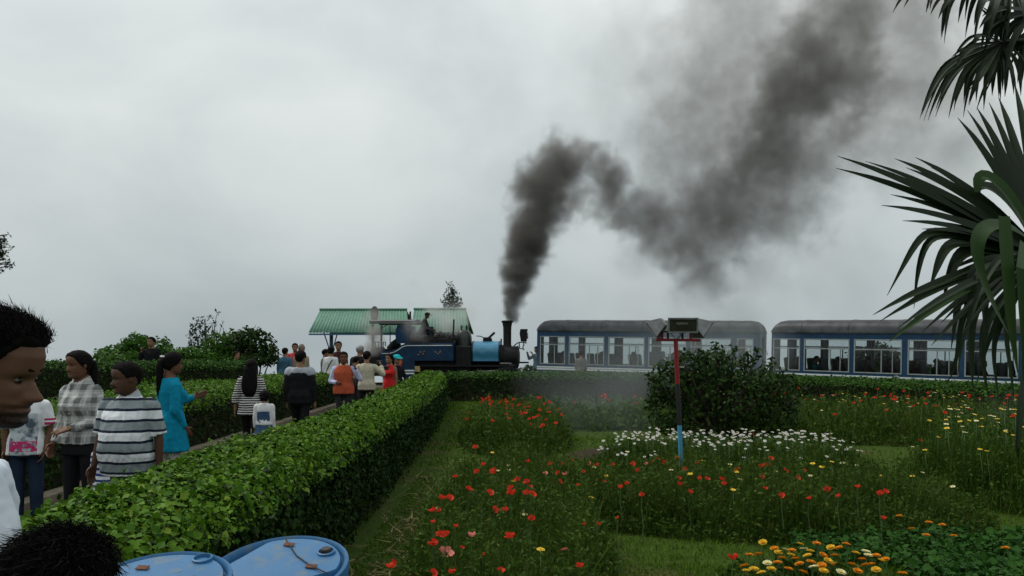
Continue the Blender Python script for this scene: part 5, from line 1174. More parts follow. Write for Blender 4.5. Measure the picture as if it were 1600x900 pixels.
MPX = [(1192, 848, 'yellow'), (1171, 868, 'orange'), (1185, 867, 'orange'), (1199, 880, 'cream'), (1163, 885, 'orange'), (1166, 893, 'yellow'), (1178, 890, 'yellow'), (1210, 858, 'orange'), (1216, 864, 'yellow'), (1228, 860, 'cream'), (1236, 868, 'yellow'), (1237, 861, 'orange'), (1250, 851, 'yellow'), (1256, 858, 'cream'), (1266, 862, 'yellow'), (1271, 886, 'cream'), (1267, 879, 'orange'), (1249, 882, 'orange'), (1286, 868, 'orange'), (1284, 884, 'orange'), (1298, 856, 'yellow'), (1311, 857, 'orange'), (1304, 869, 'orange'), (1307, 883, 'orange'), (1314, 894, 'cream'), (1322, 851, 'orange'), (1337, 865, 'yellow'), (1353, 862, 'cream'), (1357, 868, 'cream'), (1369, 869, 'orange'), (1347, 875, 'orange'), (1361, 883, 'orange'), (1352, 884, 'orange'), (1369, 891, 'yellow'), (1377, 877, 'yellow'), (1383, 875, 'orange'), (1262, 869, 'yellow'), (1276, 850, 'orange'), (1243, 874, 'orange'), (1215, 880, 'orange'), (1190, 896, 'yellow'), (1255, 895, 'orange'), (1287, 893, 'yellow'), (1410, 897, 'orange'), (1222, 873, 'orange'), (1294, 877, 'yellow'), (1331, 883, 'orange'), (1340, 893, 'orange'), (1205, 890, 'yellow'), (1232, 890, 'orange')]
for px, py, kd in MPX:
    Y = (CH - .24) * F / (py - HZ); x = XW(px, Y); z = gz(x, Y); h_ = ZW(py, Y) - z
    r_ = thing('marigold', f"{kd} marigold {'at the back' if py < 864 else 'in the middle' if py < 883 else 'at the front'} of the low bed, {'left' if px < 1225 else 'centre' if px < 1310 else 'right'} part", 'marigold', (x, Y, z), rnd.random() * 6, f'{kd} marigolds of the low bed')
    s_ = link('stem', STM, r_); s_.scale = (1, 1, h_); o = link('flower_head', rnd.choice(MH[kd]), r_); o.location = (0, 0, h_); o.rotation_euler = (rnd.uniform(-.5, .1), rnd.uniform(-.3, .3), 0); o.scale = (1.05,) * 3
for px, py, kd in ((1451, 817, 'orange'), (1472, 821, 'orange'), (1405, 807, 'orange'), (1447, 837, 'orange'), (1490, 838, 'orange'), (1571, 857, 'orange'), (1424, 827, 'orange'), (1345, 779, 'yellow')):
    Y = (CH - .22) * F / (py - HZ); x = XW(px, Y); z = gz(x, Y); h_ = ZW(py, Y) - z
    r_ = thing('marigold', f'scattered {kd} marigold in the ground cover right of the marigold bed', 'marigold', (x, Y, z), 0, 'scattered marigolds')
    s_ = link('stem', STM, r_); s_.scale = (1, 1, h_); o = link('flower_head', rnd.choice(MH[kd]), r_); o.location = (0, 0, h_); o.rotation_euler = (rnd.uniform(-.4, .1), 0, 0)
pk = thing('pink_flower', 'pale pink double flower beside a cut stem on the lawn', 'flower', (XW(883, 5.6), 5.6, gz(XW(883, 5.6), 5.6)))
s_ = link('stem', STM, pk); s_.scale = (1, 1, ZW(861, 5.6)); o = link('flower_head', ray_flower(PPNK, PPNK, 14, .033, 3, 'flower_head', .3), pk); o.location = (0, 0, ZW(861, 5.6)); o.rotation_euler = (-.4, 0, 0)

# ------------------------------------------------------------------ palm at the right edge
PLM = mat_leaf('palm_leaf', (.006, .014, .005), (.018, .036, .010), .10, .4, (.06, .05, .02), spec=.22); PLL = mat_leaf('palm_leaf_light', (.018, .044, .011), (.034, .070, .018), .2, .45, spec=.15); FIB = mat('palm_fibre', (.035, .026, .018), .95, .5, 14, bump=1, bscale=30)
palm = thing('palm_tree', 'fan palm at the right edge with stiff dark leaves reaching into view', 'palm tree', (2.62, 3.7, gz(2.62, 3.7)))
PO = Vector(palm.location)
MB().tube([Vector((0, 0, -.15)), Vector((.02, 0, .8)), Vector((0, .03, 1.9)), Vector((.02, .1, 3.05))], [.16, .14, .13, .10], 14).build('trunk', FIB, palm, 60)
def bez(pts, n):
    pts = [Vector(p) for p in pts]; o = []
    for i in range(n + 1):
        t = i / n; q_ = pts
        while len(q_) > 1: q_ = [q_[k] + (q_[k + 1] - q_[k]) * t for k in range(len(q_) - 1)]
        o.append(q_[0])
    return o
def leaflet(parent, pts, w_, m_, fold=.35, prof=None, twist=0):
    """a folded, tapering palm segment along world points"""
    n = len(pts); vs = []
    prev = None
    for i, p in enumerate(pts):
        t = i / (n - 1); d = (pts[min(i + 1, n - 1)] - pts[max(i - 1, 0)]).normalized()
        vd = (p - Vector((0, 0, CH - .3))).normalized(); sd = d.cross(Vector((math.sin(twist) * .6, -.75, math.cos(twist) * .5)))
        if sd.length < .05: sd = d.cross(Vector((1, 0, 0)))
        sd.normalize()
        if prev is not None and sd.dot(prev) < 0: sd = -sd
        prev = sd; up = sd.cross(d)
        ww = w_ * (np.interp(t, [0, .12, .45, .8, 1], [.35, .75, 1, .6, .05]) if prof is None else np.interp(t, *prof))
        vs += [p - sd * ww / 2 + up * ww * fold * .5 - PO, p - PO, p + sd * ww / 2 + up * ww * fold * .5 - PO]
    fs = [(i * 3 + k, i * 3 + k + 1, i * 3 + k + 4, i * 3 + k + 3) for i in range(n - 1) for k in range(2)]
    return MB().add(vs, fs).build('leaflet', m_, parent, 30)
def petiole(a, b, nm='frond'):
    pts = bez([a, (a + b) / 2 + Vector((0, 0, .12)), b], 6); return MB().tube([p - PO for p in pts], [.022, .017, .015, .014, .013, .012, .012], 8).build(nm, FIB if nm != 'frond' else PLM, palm, 60)
D1 = 3.2; h1 = P(1628, 405, D1); f1 = petiole(PO + Vector((0, 0, 2.15)), h1)
def pp(px, py, dy=0): return P(px, py, D1 + dy)
for tx, ty, dy, w_ in ((1308, 244, -.15, .062), (1306, 263, -.05, .058), (1398, 248, .05, .062), (1430, 246, .12, .058), (1496, 184, .1, .055), (1526, 168, .2, .056), (1560, 152, .3, .055), (1585, 130, .4, .055), (1391, 304, -.1, .05), (1377, 321, -.2, .05), (1640, 150, .4, .055), (1470, 372, -.15, .045), (1352, 252, -.1, .05), (1415, 262, 0, .05), (1455, 262, .1, .05), (1410, 345, -.2, .045), (1440, 358, -.2, .04), (1511, 172, .15, .045), (1545, 160, .25, .045)):
    tip = pp(tx, ty, dy); mid = (h1 + tip) / 2 + Vector((0, 0, .05 + .02 * rnd.random())); leaflet(f1, bez([h1, mid, tip], 12), w_ * .86, PLM, .6)
for tx, ty, dy, w_ in ((1364, 492, -.35, .055), (1375, 502, -.3, .05), (1389, 534, -.4, .06), (1420, 470, -.2, .045), (1450, 455, -.25, .05), (1400, 515, -.45, .045), (1440, 520, -.3, .04), (1470, 505, -.2, .04), (1492, 480, -.2, .04), (1455, 540, -.35, .04), (1505, 520, -.3, .035), (1500, 450, -.1, .04), (1480, 425, -.1, .04)):
    tip = pp(tx, ty, dy); mid = (h1 + tip) / 2 + Vector((0, 0, .08)); leaflet(f1, bez([h1, mid, tip], 12), w_ * .72, PLM if tx != 1389 else PLL, .5)
DROOP = [((1500, 360), (1442, 352), (1425, 390), (1386, 462), .036), ((1500, 368), (1450, 360), (1432, 400), (1428, 482), .036), ((1530, 385), (1478, 370), (1466, 410), (1452, 452), .05), ((1545, 390), (1500, 385), (1480, 420), (1474, 470), .06), ((1540, 420), (1500, 430), (1496, 480), (1486, 545), .045),
         ((1560, 430), (1490, 480), (1508, 560), (1480, 598), .04), ((1580, 430), (1510, 470), (1516, 540), (1520, 612), .05), ((1590, 440), (1530, 500), (1530, 560), (1545, 622), .04), ((1600, 440), (1545, 520), (1550, 570), (1562, 632), .035), ((1600, 430), (1560, 500), (1580, 560), (1585, 640), .035), ((1610, 420), (1575, 440), (1532, 560), (1526, 600), .03), ((1600, 400), (1560, 380), (1500, 500), (1496, 590), .03), ((1570, 400), (1520, 410), (1515, 450), (1505, 505), .055), ((1590, 395), (1535, 420), (1540, 470), (1538, 540), .045)]
for a, b, c_, d_, w_ in DROOP:
    dy = rnd.uniform(-.3, .15); leaflet(f1, bez([h1, pp(*a, dy * .4), pp(*b, dy), pp(*b, dy), pp(*c_, dy), pp(*d_, dy)], 16), w_ * .92, PLM, .4, twist=rnd.uniform(-.5, .5))
leaflet(f1, bez([h1, pp(1585, 330, -.3), pp(1508, 322, -.45), pp(1505, 380, -.45), pp(1530, 440, -.4), pp(1575, 520, -.3)], 18), .052, PLL, .25, ([0, .2, .5, .85, 1], [.5, 1, 1, .6, .1]))
leaflet(f1, [pp(1568, 338, -.5), pp(1571, 380, -.52), pp(1574, 430, -.52), pp(1577, 480, -.5), pp(1582, 530, -.48), pp(1590, 582, -.45)], .046, PLL, .2, ([0, .05, .6, .85, 1], [.8, 1, .9, .5, .1]))
leaflet(f1, [h1, pp(1600, 380, -.4), pp(1597, 420, -.55), pp(1598, 480, -.55), pp(1600, 540, -.5), pp(1598, 600, -.45)], .04, PLL, .2, ([0, .3, .6, .85, 1], [.5, 1, .9, .6, .1]))
leaflet(f1, [h1, pp(1612, 500, -.2), pp(1603, 570, -.3), pp(1594, 640, -.35), pp(1589, 700, -.35), pp(1592, 720, -.3)], .03, PLM, .3)
leaflet(f1, bez([h1, pp(1600, 330, -.1), pp(1548, 255, -.1), pp(1524, 262, -.1), pp(1526, 300, -.1)], 14), .06, PLL, .3, ([0, .3, .7, .9, 1], [.5, 1, .9, .6, .3]))
leaflet(f1, bez([h1, pp(1590, 310, 0), pp(1545, 275, 0), pp(1520, 290, 0), pp(1532, 302, 0)], 14), .055, PLM, .3)
D2 = 4.4
def p2(px, py, dy=0): return P(px, py, D2 + dy)
def frond2(hub, tips, nm='frond'):
    fr = petiole(PO + Vector((.02, .1, 2.95)), hub)
    tips = tips + [((e[0] + rnd.uniform(-16, 16), e[1] + rnd.uniform(-12, 12)), (t[0] + rnd.uniform(-14, 14), t[1] + rnd.uniform(-30, 4)), w * .8) for e, t, w in tips]
    for e_, t_, w_ in tips:
        dy = rnd.uniform(-.35, .25); e3 = p2(*e_, dy); leaflet(fr, bez([hub, e3, e3, p2((e_[0] * .35 + t_[0] * .65), e_[1] * .55 + t_[1] * .45, dy), p2(*t_, dy)], 14), w_ * .62, PLM, .4, twist=rnd.uniform(-.6, .6))
ha = p2(1565, 66)
frond2(ha, [((1475, 92), (1437, 186), .04), ((1480, 98), (1440, 180), .04), ((1490, 100), (1450, 188), .045), ((1495, 104), (1462, 172), .04), ((1505, 105), (1482, 185), .045), ((1512, 108), (1493, 162), .05), ((1520, 106), (1505, 184), .04), ((1526, 108), (1525, 160), .05), ((1535, 110), (1514, 165), .045), ((1540, 110), (1537, 172), .045), ((1552, 110), (1550, 150), .05), ((1560, 110), (1563, 160), .045), ((1572, 108), (1570, 152), .05), ((1580, 105), (1584, 148), .04), ((1592, 100), (1595, 150), .045), ((1608, 95), (1612, 165), .05), ((1540, 50), (1515, 70), .05), ((1520, 70), (1490, 110), .05), ((1530, 60), (1495, 90), .05), ((1600, 60), (1640, 100), .05), ((1590, 30), (1600, 10), .05), ((1550, 30), (1530, 10), .05), ((1570, 20), (1575, -20), .05)])
hb = p2(1575, -45, .25)
frond2(hb, [((1430, -30), (1395, 20), .04), ((1440, -28), (1412, 12), .04), ((1460, -20), (1447, 20), .045), ((1462, -30), (1453, 15), .04), ((1480, -20), (1470, 62), .045), ((1485, -15), (1475, 69), .045), ((1490, -15), (1466, 30), .05), ((1510, -20), (1497, 36), .05), ((1520, -10), (1508, 60), .05), ((1535, -8), (1522, 40), .055), ((1550, 0), (1540, 66), .055), ((1560, 5), (1556, 75), .05), ((1575, 5), (1573, 60), .055), ((1590, 5), (1588, 85), .055), ((1600, 0), (1602, 70), .05), ((1545, 10), (1530, 100), .04), ((1565, 20), (1548, 112), .05)])
hc = p2(1625, 20, -.1)
frond2(hc, [((1560, 10), (1530, 45), .06), ((1565, 25), (1535, 85), .06), ((1575, 40), (1552, 100), .055), ((1585, 50), (1570, 120), .055), ((1600, 60), (1590, 130), .055), ((1570, 0), (1545, 20), .06), ((1580, -10), (1560, 0), .06), ((1575, 30), (1545, 60), .06), ((1595, 40), (1578, 90), .06)])
# the rest of the palm's crown, to the right of and behind the trunk
TOPP = PO + Vector((.02, .1, 2.98))
def fan(az, el, pet, ln, n=17):
    d = Vector((math.cos(az) * math.cos(el), math.sin(az) * math.cos(el), math.sin(el))); hub = TOPP + d * pet; sd = Vector((-math.sin(az), math.cos(az), 0)); fr = petiole(TOPP, hub)
    for k_ in range(n):
        a = R(-105 + 210 * k_ / (n - 1)); q_ = (d * math.cos(a) + sd * math.sin(a)).normalized(); l_ = ln * rnd.uniform(.85, 1.1); e1 = hub + q_ * l_ * .6; e2 = hub + q_ * l_ - Vector((0, 0, rnd.uniform(.15, .45)))
        leaflet(fr, bez([hub, e1, e1 + q_ * .12, e2], 8), .04, PLM, .4)
for az, el, pet, ln in ((-25, 28, .6, .62), (15, 8, .65, .6), (40, 42, .55, .6), (-5, 62, .55, .6), (-45, -5, .55, .55)): fan(R(az), R(el), pet, ln)
MB().ell(TOPP - PO + Vector((0, 0, .02)), (.15, .15, .16), 12, 8).build('leaf_base', FIB, palm, 180)
# ------------------------------------------------------------------ clothing and skin materials
def skin_mat(name, col, lipc, beard=None):
    k = NT(name, .55, .22); oc, _ = k.obj(); n_ = k.noise(oc, 14, 4); c = k.mix(n_, tuple(v * .8 for v in col), tuple(min(1, v * 1.2) for v in col))
    a = k.node('ShaderNodeAttribute', attribute_name='lip'); c = k.mix(k.math('MULTIPLY', a.outputs['Fac'], .7), c, lipc)
    if beard:
        b_ = k.node('ShaderNodeAttribute', attribute_name='beard'); n2 = k.noise(oc, 160, 3); f_ = k.math('MULTIPLY', b_.outputs['Fac'], k.math('MINIMUM', k.math('ADD', n2, .38), 1.0)); c = k.mix(f_, c, beard)
    k.bump(k.noise(oc, 220, 3), .12, .004); return k.done(c)
SK1 = skin_mat('skin_deep_brown', (.074, .037, .022), (.085, .032, .026)); SK2 = skin_mat('skin_brown', (.115, .055, .032), (.12, .04, .035)); SK3 = skin_mat('skin_light_brown', (.21, .115, .07), (.22, .08, .07)); SKF = skin_mat('skin_brown_bearded', (.105, .053, .031), (.115, .044, .036), (.008, .006, .005))
HB = mat('hair_black', (.006, .005, .005), .8, .4, 40, 0, .06, bump=.6, bscale=70); HG = mat('hair_grey', (.22, .22, .22), .6, .3, 40, bump=.5)
def fabric(name, col, var=.15, rough=.88): return mat(name, col, rough, var, 7, 0, .05, bump=.25, bscale=16)
def stripes(name, period, c1, c2, frac=.5, alt=None, phase=0, sag=.006):
    k = NT(name, .88, .15); oc, x = k.obj(); n_ = k.noise(oc, 6, 3); z = k.math('ADD', x['Z'], k.math('MULTIPLY', k.math('SUBTRACT', n_, .5), sag * 4))
    t = k.math('DIVIDE', k.math('ADD', z, 10 + phase), period); fr = k.math('FRACT', t); st = k.math('LESS_THAN', fr, frac)
    base = c2
    if alt: base = k.mix(k.math('LESS_THAN', k.math('FRACT', k.math('MULTIPLY', t, .5)), .5), c2, alt)
    k.bump(k.noise(oc, 18, 4), .35, .012); return k.done(k.mix(st, base, c1))
ST_POLO = stripes('polo_stripe_cloth', .0815, (.010, .016, .032), (.60, .63, .66), .24, (.20, .235, .25), .035); ST_BW = stripes('black_white_stripe_cloth', .036, (.012, .012, .014), (.52, .52, .50), .55); ST_BW2 = stripes('navy_white_stripe_cloth', .055, (.015, .02, .045), (.5, .52, .54), .5)
k = NT('plaid_cloth', .88, .15); oc, x = k.obj()
def bandz(o, per, off, fr): return k.math('LESS_THAN', k.math('FRACT', k.math('DIVIDE', k.math('ADD', o, 10 + off), per)), fr)
b1 = k.math('ADD', k.math('MULTIPLY', bandz(x['X'], .105, .02, .46), .5), k.math('MULTIPLY', bandz(x['Z'], .118, .0, .44), .5)); b2 = k.math('ADD', bandz(x['X'], .105, .052, .07), bandz(x['Z'], .118, .03, .06))
c = k.mix(b1, (.44, .45, .44), (.115, .125, .125)); c = k.mix(k.math('MINIMUM', k.math('MULTIPLY', b2, .65), 1.0), c, (.52, .53, .52)); k.bump(k.noise(oc, 18, 4), .35, .012); PLAID = k.done(c)
k = NT('printed_tshirt', .88, .15); oc, x = k.obj(); n_ = k.noise(oc, 11, 4); n3 = k.noise(oc, 30, 3)
ms = k.math('MULTIPLY', k.math('LESS_THAN', k.math('ABSOLUTE', x['X']), .125), k.math('LESS_THAN', x['Z'], 1.07)); c = k.mix(k.math('MINIMUM', k.math('MULTIPLY', k.math('MAXIMUM', k.math('SUBTRACT', n_, .44), 0.0), 9.0), 1.0), (.07, .10, .13), (.40, .45, .48))
pk_ = k.math('MULTIPLY', k.math('MULTIPLY', k.math('GREATER_THAN', x['Z'], .70), k.math('LESS_THAN', x['Z'], .80)), k.math('GREATER_THAN', n3, .47)); c = k.mix(pk_, c, (.42, .03, .12)); c = k.mix(ms, (.60, .62, .64), c)
sv = k.math('MULTIPLY', k.math('GREATER_THAN', k.math('ABSOLUTE', x['X']), .175), k.math('ADD', k.math('LESS_THAN', k.math('ABSOLUTE', k.math('SUBTRACT', x['Z'], .965)), .013), k.math('LESS_THAN', k.math('ABSOLUTE', k.math('SUBTRACT', x['Z'], 1.005)), .010)))
TSH = k.done(k.mix(k.math('MINIMUM', sv, 1.0), c, (.35, .02, .09)))
BLKC = fabric('black_cloth', (.012, .012, .014), .3); DKC = fabric('charcoal_cloth', (.030, .030, .034), .3); DEN = fabric('denim', (.045, .085, .16), .3); DEN2 = fabric('dark_denim', (.018, .03, .055), .3); WSH = fabric('white_shirt_cloth', (.60, .66, .74), .06); TEAL = fabric('teal_cloth', (.006, .20, .32), .12); CREAM = fabric('cream_cloth', (.42, .39, .30), .12); LAV = fabric('lavender_cloth', (.42, .45, .62), .1); ORG = fabric('orange_red_quilt', (.36, .075, .035), .2); REDC = fabric('red_cloth', (.45, .022, .024), .15)
GRYG = fabric('grey_green_cloth', (.10, .11, .09), .2); MARO = fabric('maroon_cloth', (.05, .018, .018), .3); BLUC = fabric('blue_denim_shirt', (.06, .14, .22), .2); PNKC = fabric('coral_cloth', (.42, .07, .07), .15); BEIG = fabric('beige_cloth', (.28, .25, .18), .15); WHTC = fabric('white_cloth', (.58, .59, .60), .08); SHOE = mat('dark_shoe', (.02, .016, .014), .5); SILV = mat('light_grey_cloth', (.30, .32, .36), .85, .1); TRW = fabric('white_trouser_cloth', (.50, .50, .48), .1); NAVY = fabric('navy_cloth', (.015, .022, .05), .3); TCAP = fabric('teal_cap_cloth', (.02, .34, .38), .1)
PLASTIC = mat('black_plastic', (.012, .012, .013), .35, .2)
def tufts(root, n, ln, wd, jit=.6, lift=.5, comb=None):
    """short tapered strands standing off a hair surface"""
    hair = [o for o in root.children if o.name.split('.')[0] == 'hair'][0]; me = hair.data; m = len(me.polygons)
    c = np.empty(m * 3, np.float32); me.polygons.foreach_get('center', c); c = c.reshape(-1, 3); nr = np.empty(m * 3, np.float32); me.polygons.foreach_get('normal', nr); nr = nr.reshape(-1, 3); ar = np.empty(m, np.float32); me.polygons.foreach_get('area', ar)
    gm = np.empty(len(me.vertices), np.float32); me.attributes['grow'].data.foreach_get('value', gm); ok = np.array([all(gm[j] > .5 for j in p_.vertices) for p_ in me.polygons]); pr = ar * ok; i = rng.choice(m, n, p=pr / pr.sum()); p = c[i] + rng.normal(0, .006, (n, 3)); d = nr[i] * lift + rng.normal(0, jit, (n, 3))
    if comb is not None: cv_ = np.array(comb)[None] - nr[i] * (nr[i] @ np.array(comb))[:, None]; d += cv_ / (np.linalg.norm(cv_, axis=1, keepdims=True) + .2)
    d /= np.linalg.norm(d, axis=1, keepdims=True)
    cv = rng.normal(0, 1.3 if comb is None else .45, (n, 3)); sd = np.cross(d, rng.normal(0, 1, (n, 3))); sd /= np.linalg.norm(sd, axis=1, keepdims=True); l = ln * rng.uniform(.5, 1.3, (n, 1)); rows = []
    for t in (0, .35, .7, 1):
        q_ = p + d * l * t + cv * l * t * t * .55
        rows += [q_ - sd * wd * (1 - t * .9), q_ + sd * wd * (1 - t * .9)]
    V = np.stack(rows, 1).reshape(-1, 3); f = np.array([(0, 1, 3, 2), (2, 3, 5, 4), (4, 5, 7, 6)]); Fc = (np.arange(n)[:, None, None] * 8 + f[None]).reshape(-1, 4)
    tag(link('strands', np_mesh('strands', V, Fc, HB), hair), kind='stuff')
def man(label, px, pytop, Y, yaw, skin, hair_m, **kw):
    kw.setdefault('hsize', 1.1); x = XW(px, Y); z = gz(x, Y); H = ZW(pytop, Y) - z - kw.pop('hat', .02)
    return person('person', label, (x, Y, z), H, yaw, skin, hair_m, **kw)
WALK = {'L': ((.02, -.28, -1), (0, .12, -1)), 'R': ((-.02, .16, -1), (0, .42, -1))}
# --- nearest two: the bearded man in profile and the dark head at the bottom edge
r, Mi, hh, arm = man('bearded man in profile with tousled black hair and white shirt at the left edge', -98, 486, 1.8, 90, SKF, HB, top=dict(mat=WSH, hem=.78, sleeve=2, crease=.005, collar=WSH, infl=.016), bottom=dict(mat=DKC), v=.0034, hsize=1.0, head=(4, 11), hfwd=.075, thick=.055, lump=.022, face=True, shoe=SHOE, wide=1.0)
tufts(r, 15000, .022, .0011, .22, .28, (0, .7, .6))
r2, *_ = man('person with curly black hair seen from behind at the bottom left corner', 78, 836, 1.2, 175, SK2, HB, top=dict(mat=NAVY, hem=.8, sleeve=.8), bottom=dict(mat=DEN2), v=.009, thick=.06, lump=.018, shoe=SHOE, hsize=.95)
tufts(r2, 15000, .020, .0010, .25, .25, (.3, .5, -.5))
# --- the walkers
r, Mi, hh, arm = man('stout man in grey, white and navy striped polo shirt looking aside', 201, 563, 6.6, -12, SK1, HB, top=dict(mat=ST_POLO, hem=.765, sleeve=.88, crease=.0045, collar=mat('polo_collar_grey', (.30, .33, .35), .85, .1), infl=.016, sr=.006), bottom=dict(mat=DKC), pose={'R': ((-.30, .02, -1), (-.16, -.16, -1)), 'L': ((.22, .10, -1), (.05, -.05, -1))}, v=.0062, hsize=1.2, head=(-36, 4), wide=1.17, belly=.055, face=True, shoe=SHOE, thick=.028, fat=1.08, legs=WALK, style='short')
tufts(r, 1200, .012, .001, .6, .6)
mo = MB()
for sx in (-1, 1): mo.tube([Mi @ (Vector((sx * a, b, c)) * hh) for a, b, c in ((.005, -.405, .272), (.06, -.39, .270), (.11, -.355, .255), (.14, -.325, .235))], [.017 * hh, .020 * hh, .015 * hh, .005 * hh], 6)
mo.build('moustache', HB, r, 180)
bt = MB()
for z in (1.40, 1.36): bt.lathe([(.0055, 0), (.0055, .003), (.001, .004)], (0, 0, 0), 8, M=Matrix.Rotation(R(90), 3, 'X')); 
r, Mi, hh, arm = man('young woman in grey and white checked shirt with dark trousers and tied back hair', 126, 546, 7.6, -14, SK2, HB, top=dict(mat=PLAID, hem=.865, sleeve=2, crease=.004, collar=PLAID, infl=.022, flare=.1), bottom=dict(mat=BLKC), pose={'R': ((-.26, .02, -1), (.10, -.55, -.85), (.9, -.2, 0)), 'L': ((.26, -.14, -1), (-.66, -.72, -.22), (-.2, .5, -.8))}, v=.0062, style='pony', head=(-16, 3), wide=.93, face=True, female=True, shoe=SHOE, thick=.035, hsize=1.13)
MB().tube([Vector(arm['L'][2]) + Vector((.018 * math.cos(a) * 1.6, .03 * math.sin(a) - .0, .026 * math.sin(a + 1))) * .9 for a in np.linspace(0, 6.0, 12)], .004, 5).build('bracelet', GOLD, r)
pb = MB()
for z in (1.38, 1.30, 1.22, 1.14, 1.06, .98): pb.ell((0, -.135 - .012 * math.exp(-((z - 1.22) / .08) ** 2), z * .98), .006, 6, 5)
pb.build('button', WHTC, r)
man('boy in white printed t-shirt with magenta sleeve bands and jeans by the kerb', 42, 583, 8.2, 12, SK2, HB, top=dict(mat=TSH, hem=.79, sleeve=.8, infl=.028, flare=.12, sr=.012), bottom=dict(mat=DEN2, wd=1.15), pose={'L': ((.28, .02, -1), (-.18, -.35, -1)), 'R': ((-.25, .05, -1), (.05, -.2, -1))}, v=.008, head=(20, 5), shoe=SHOE, hsize=1.1)
man('child in blue striped shirt and denim shorts half hidden behind the stout man', 168, 668, 7.25, 0, SK2, HB, top=dict(mat=stripes('blue_white_stripe_cloth', .05, (.02, .04, .16), (.5, .52, .56), .45), hem=.78, sleeve=.9, infl=.02), bottom=dict(mat=DEN, len=.8), v=.010, hsize=1.2, shoe=SHOE)
r, Mi, hh, arm = man('woman in long teal kurta and white trousers seen from behind, reaching out a hand', 266, 549, 9.3, 138, SK2, HB, top=dict(mat=TEAL, hem=.585, sleeve=1.75, flare=.16, infl=.03, name='kurta', crease=.004), bottom=dict(mat=TRW, infl=.002), pose={'R': ((-.18, .10, -1), (.10, -.50, -.8)), 'L': ((.18, -.55, -.75), (-.10, -.85, .25))}, v=.008, style='pony', female=True, wide=.93, shoe=SHOE, head=(-8, 4), thick=.045, hsize=1.12)
MB().box(tuple(Mi @ (Vector((0, .47, .80)) * hh)), (.085, .02, .02), rot=Matrix.Rotation(R(8), 3, 'X')).build('hair_clip', WHTC, r, 30, .004)
man('woman with long dark hair and black and white striped jacket walking away', 392, 561, 13.2, 186, SK3, HB, top=dict(mat=ST_BW, hem=.74, sleeve=1.5, flare=.22, infl=.03, name='jacket', sr=.012), bottom=dict(mat=BLKC), pose={'L': ((.34, .02, -1), (.12, -.12, -1)), 'R': ((-.26, .02, -1), (-.02, -.2, -1))}, v=.010, style='long', female=True, wide=.98, shoe=SHOE, legs=WALK, thick=.06)
r, Mi, hh, arm = man('small girl in denim pinafore over white sleeves walking away', 413, 609, 12.5, 182, SK3, HB, top=dict(mat=WHTC, hem=.9, sleeve=2, infl=.022, sr=.008), bottom=dict(kind='skirt', mat=DEN, hem=.655, flare=.28, infl=.03, name='pinafore', bib=(1.08, 1.16, 1.24)), v=.009, hsize=1.28, style='bun', shoe=SHOE, thick=.06)
s_ = 0.63; fr_ = MB(); n = 48
vs = [Vector(((.165 + .10 + .03 * math.sin(k * 1.5) * j) * math.cos(k * 2 * math.pi / n) * .64 * 1.02, (.115 + .085 + .03 * math.sin(k * 1.5) * j) * math.sin(k * 2 * math.pi / n) * .64, (.69 - .075 * j) * .625)) for j in (0, 1) for k in range(n)]
fr_.add(vs, [(k, (k + 1) % n, n + (k + 1) % n, n + k) for k in range(n)]).build('frill', WHTC, r, 180)
man('man in black jacket with pale grey shoulders walking away down the path', 469, 547, 14.2, 178, SK3, HB, top=dict(mat=BLKC, hem=.80, sleeve=2, infl=.035, name='jacket', sr=.016), bottom=dict(mat=BLKC), pose={'R': ((-.2, 0, -1), (-.05, -.25, -1)), 'L': ((.2, .05, -1), (.02, -.15, -1))}, v=.011, shoe=SHOE, legs=WALK, over=[dict(mat=SILV, hem=1.335, sleeve=.16, infl=.042, name='yoke', sr=.02)])
man('man in orange-red quilted vest over lavender shirt, phone to his ear', 537, 549, 17.5, 6, SK2, HB, top=dict(mat=LAV, hem=.85, sleeve=2, infl=.016, sr=.008, collar=CREAM), over=[dict(mat=ORG, hem=.80, sleeve=0, infl=.042, name='vest', crease=.004)], bottom=dict(mat=DKC), pose={'L': ((.62, -.05, -.75), (-.42, -.25, 1)), 'R': ((-.34, .05, -.9), (.55, -.7, -.12))}, v=.011, shoe=SHOE, wide=1.06)
r, Mi, hh, arm = man('man in cream shirt seen from behind holding up a camera', 573, 548, 19, 184, SK3, HB, top=dict(mat=CREAM, hem=.80, sleeve=2, infl=.028, sr=.012, crease=.004), bottom=dict(mat=BLKC), pose={'R': ((-.72, -.35, -.62), (.22, -.45, .85)), 'L': ((.42, -.45, -.8), (-.35, -.75, .45))}, v=.011, shoe=SHOE, head=(-8, 0))
Rm = r.matrix_basis; w_ = Vector(r.location) + Matrix.Rotation(R(184), 3, 'Z') @ (Vector(arm['R'][2]) + Vector((.05, -.08, .07)))
t = thing('camera', 'small black camera held up by the man in the cream shirt', 'camera', w_, R(184)); MB().box((0, 0, 0), (.14, .06, .09)).build('camera_body', PLASTIC, t, 30, .008); MB().lathe([(.035, 0), (.035, .05), (.005, .05)], (0, -.03, 0), 12, M=Matrix.Rotation(R(90), 3, 'X')).build('lens', PLASTIC, t, 40)
r, Mi, hh, arm = man('woman in sleeveless red dress standing by the engine', 609, 552, 20, -22, SK3, HB, top=dict(mat=REDC, hem=.30, sleeve=0, flare=.13, infl=.016, name='dress'), bottom=None, pose={'L': ((.12, .02, -1), (.02, -.12, -1)), 'R': ((-.15, .1, -1), (.25, -.5, -.6))}, v=.011, style='pony', female=True, wide=.95, shoe=SHOE, head=(-10, 0))
MB().loft([(.30 * _s0, .245 * _s0 + .006, .20 * _s0 + .006, 0) for _s0 in (.93,)] + [(.318 * .93, .243 * .93 + .006, .198 * .93 + .006, 0)], 24).build('gold_border', GOLD, r, 60)
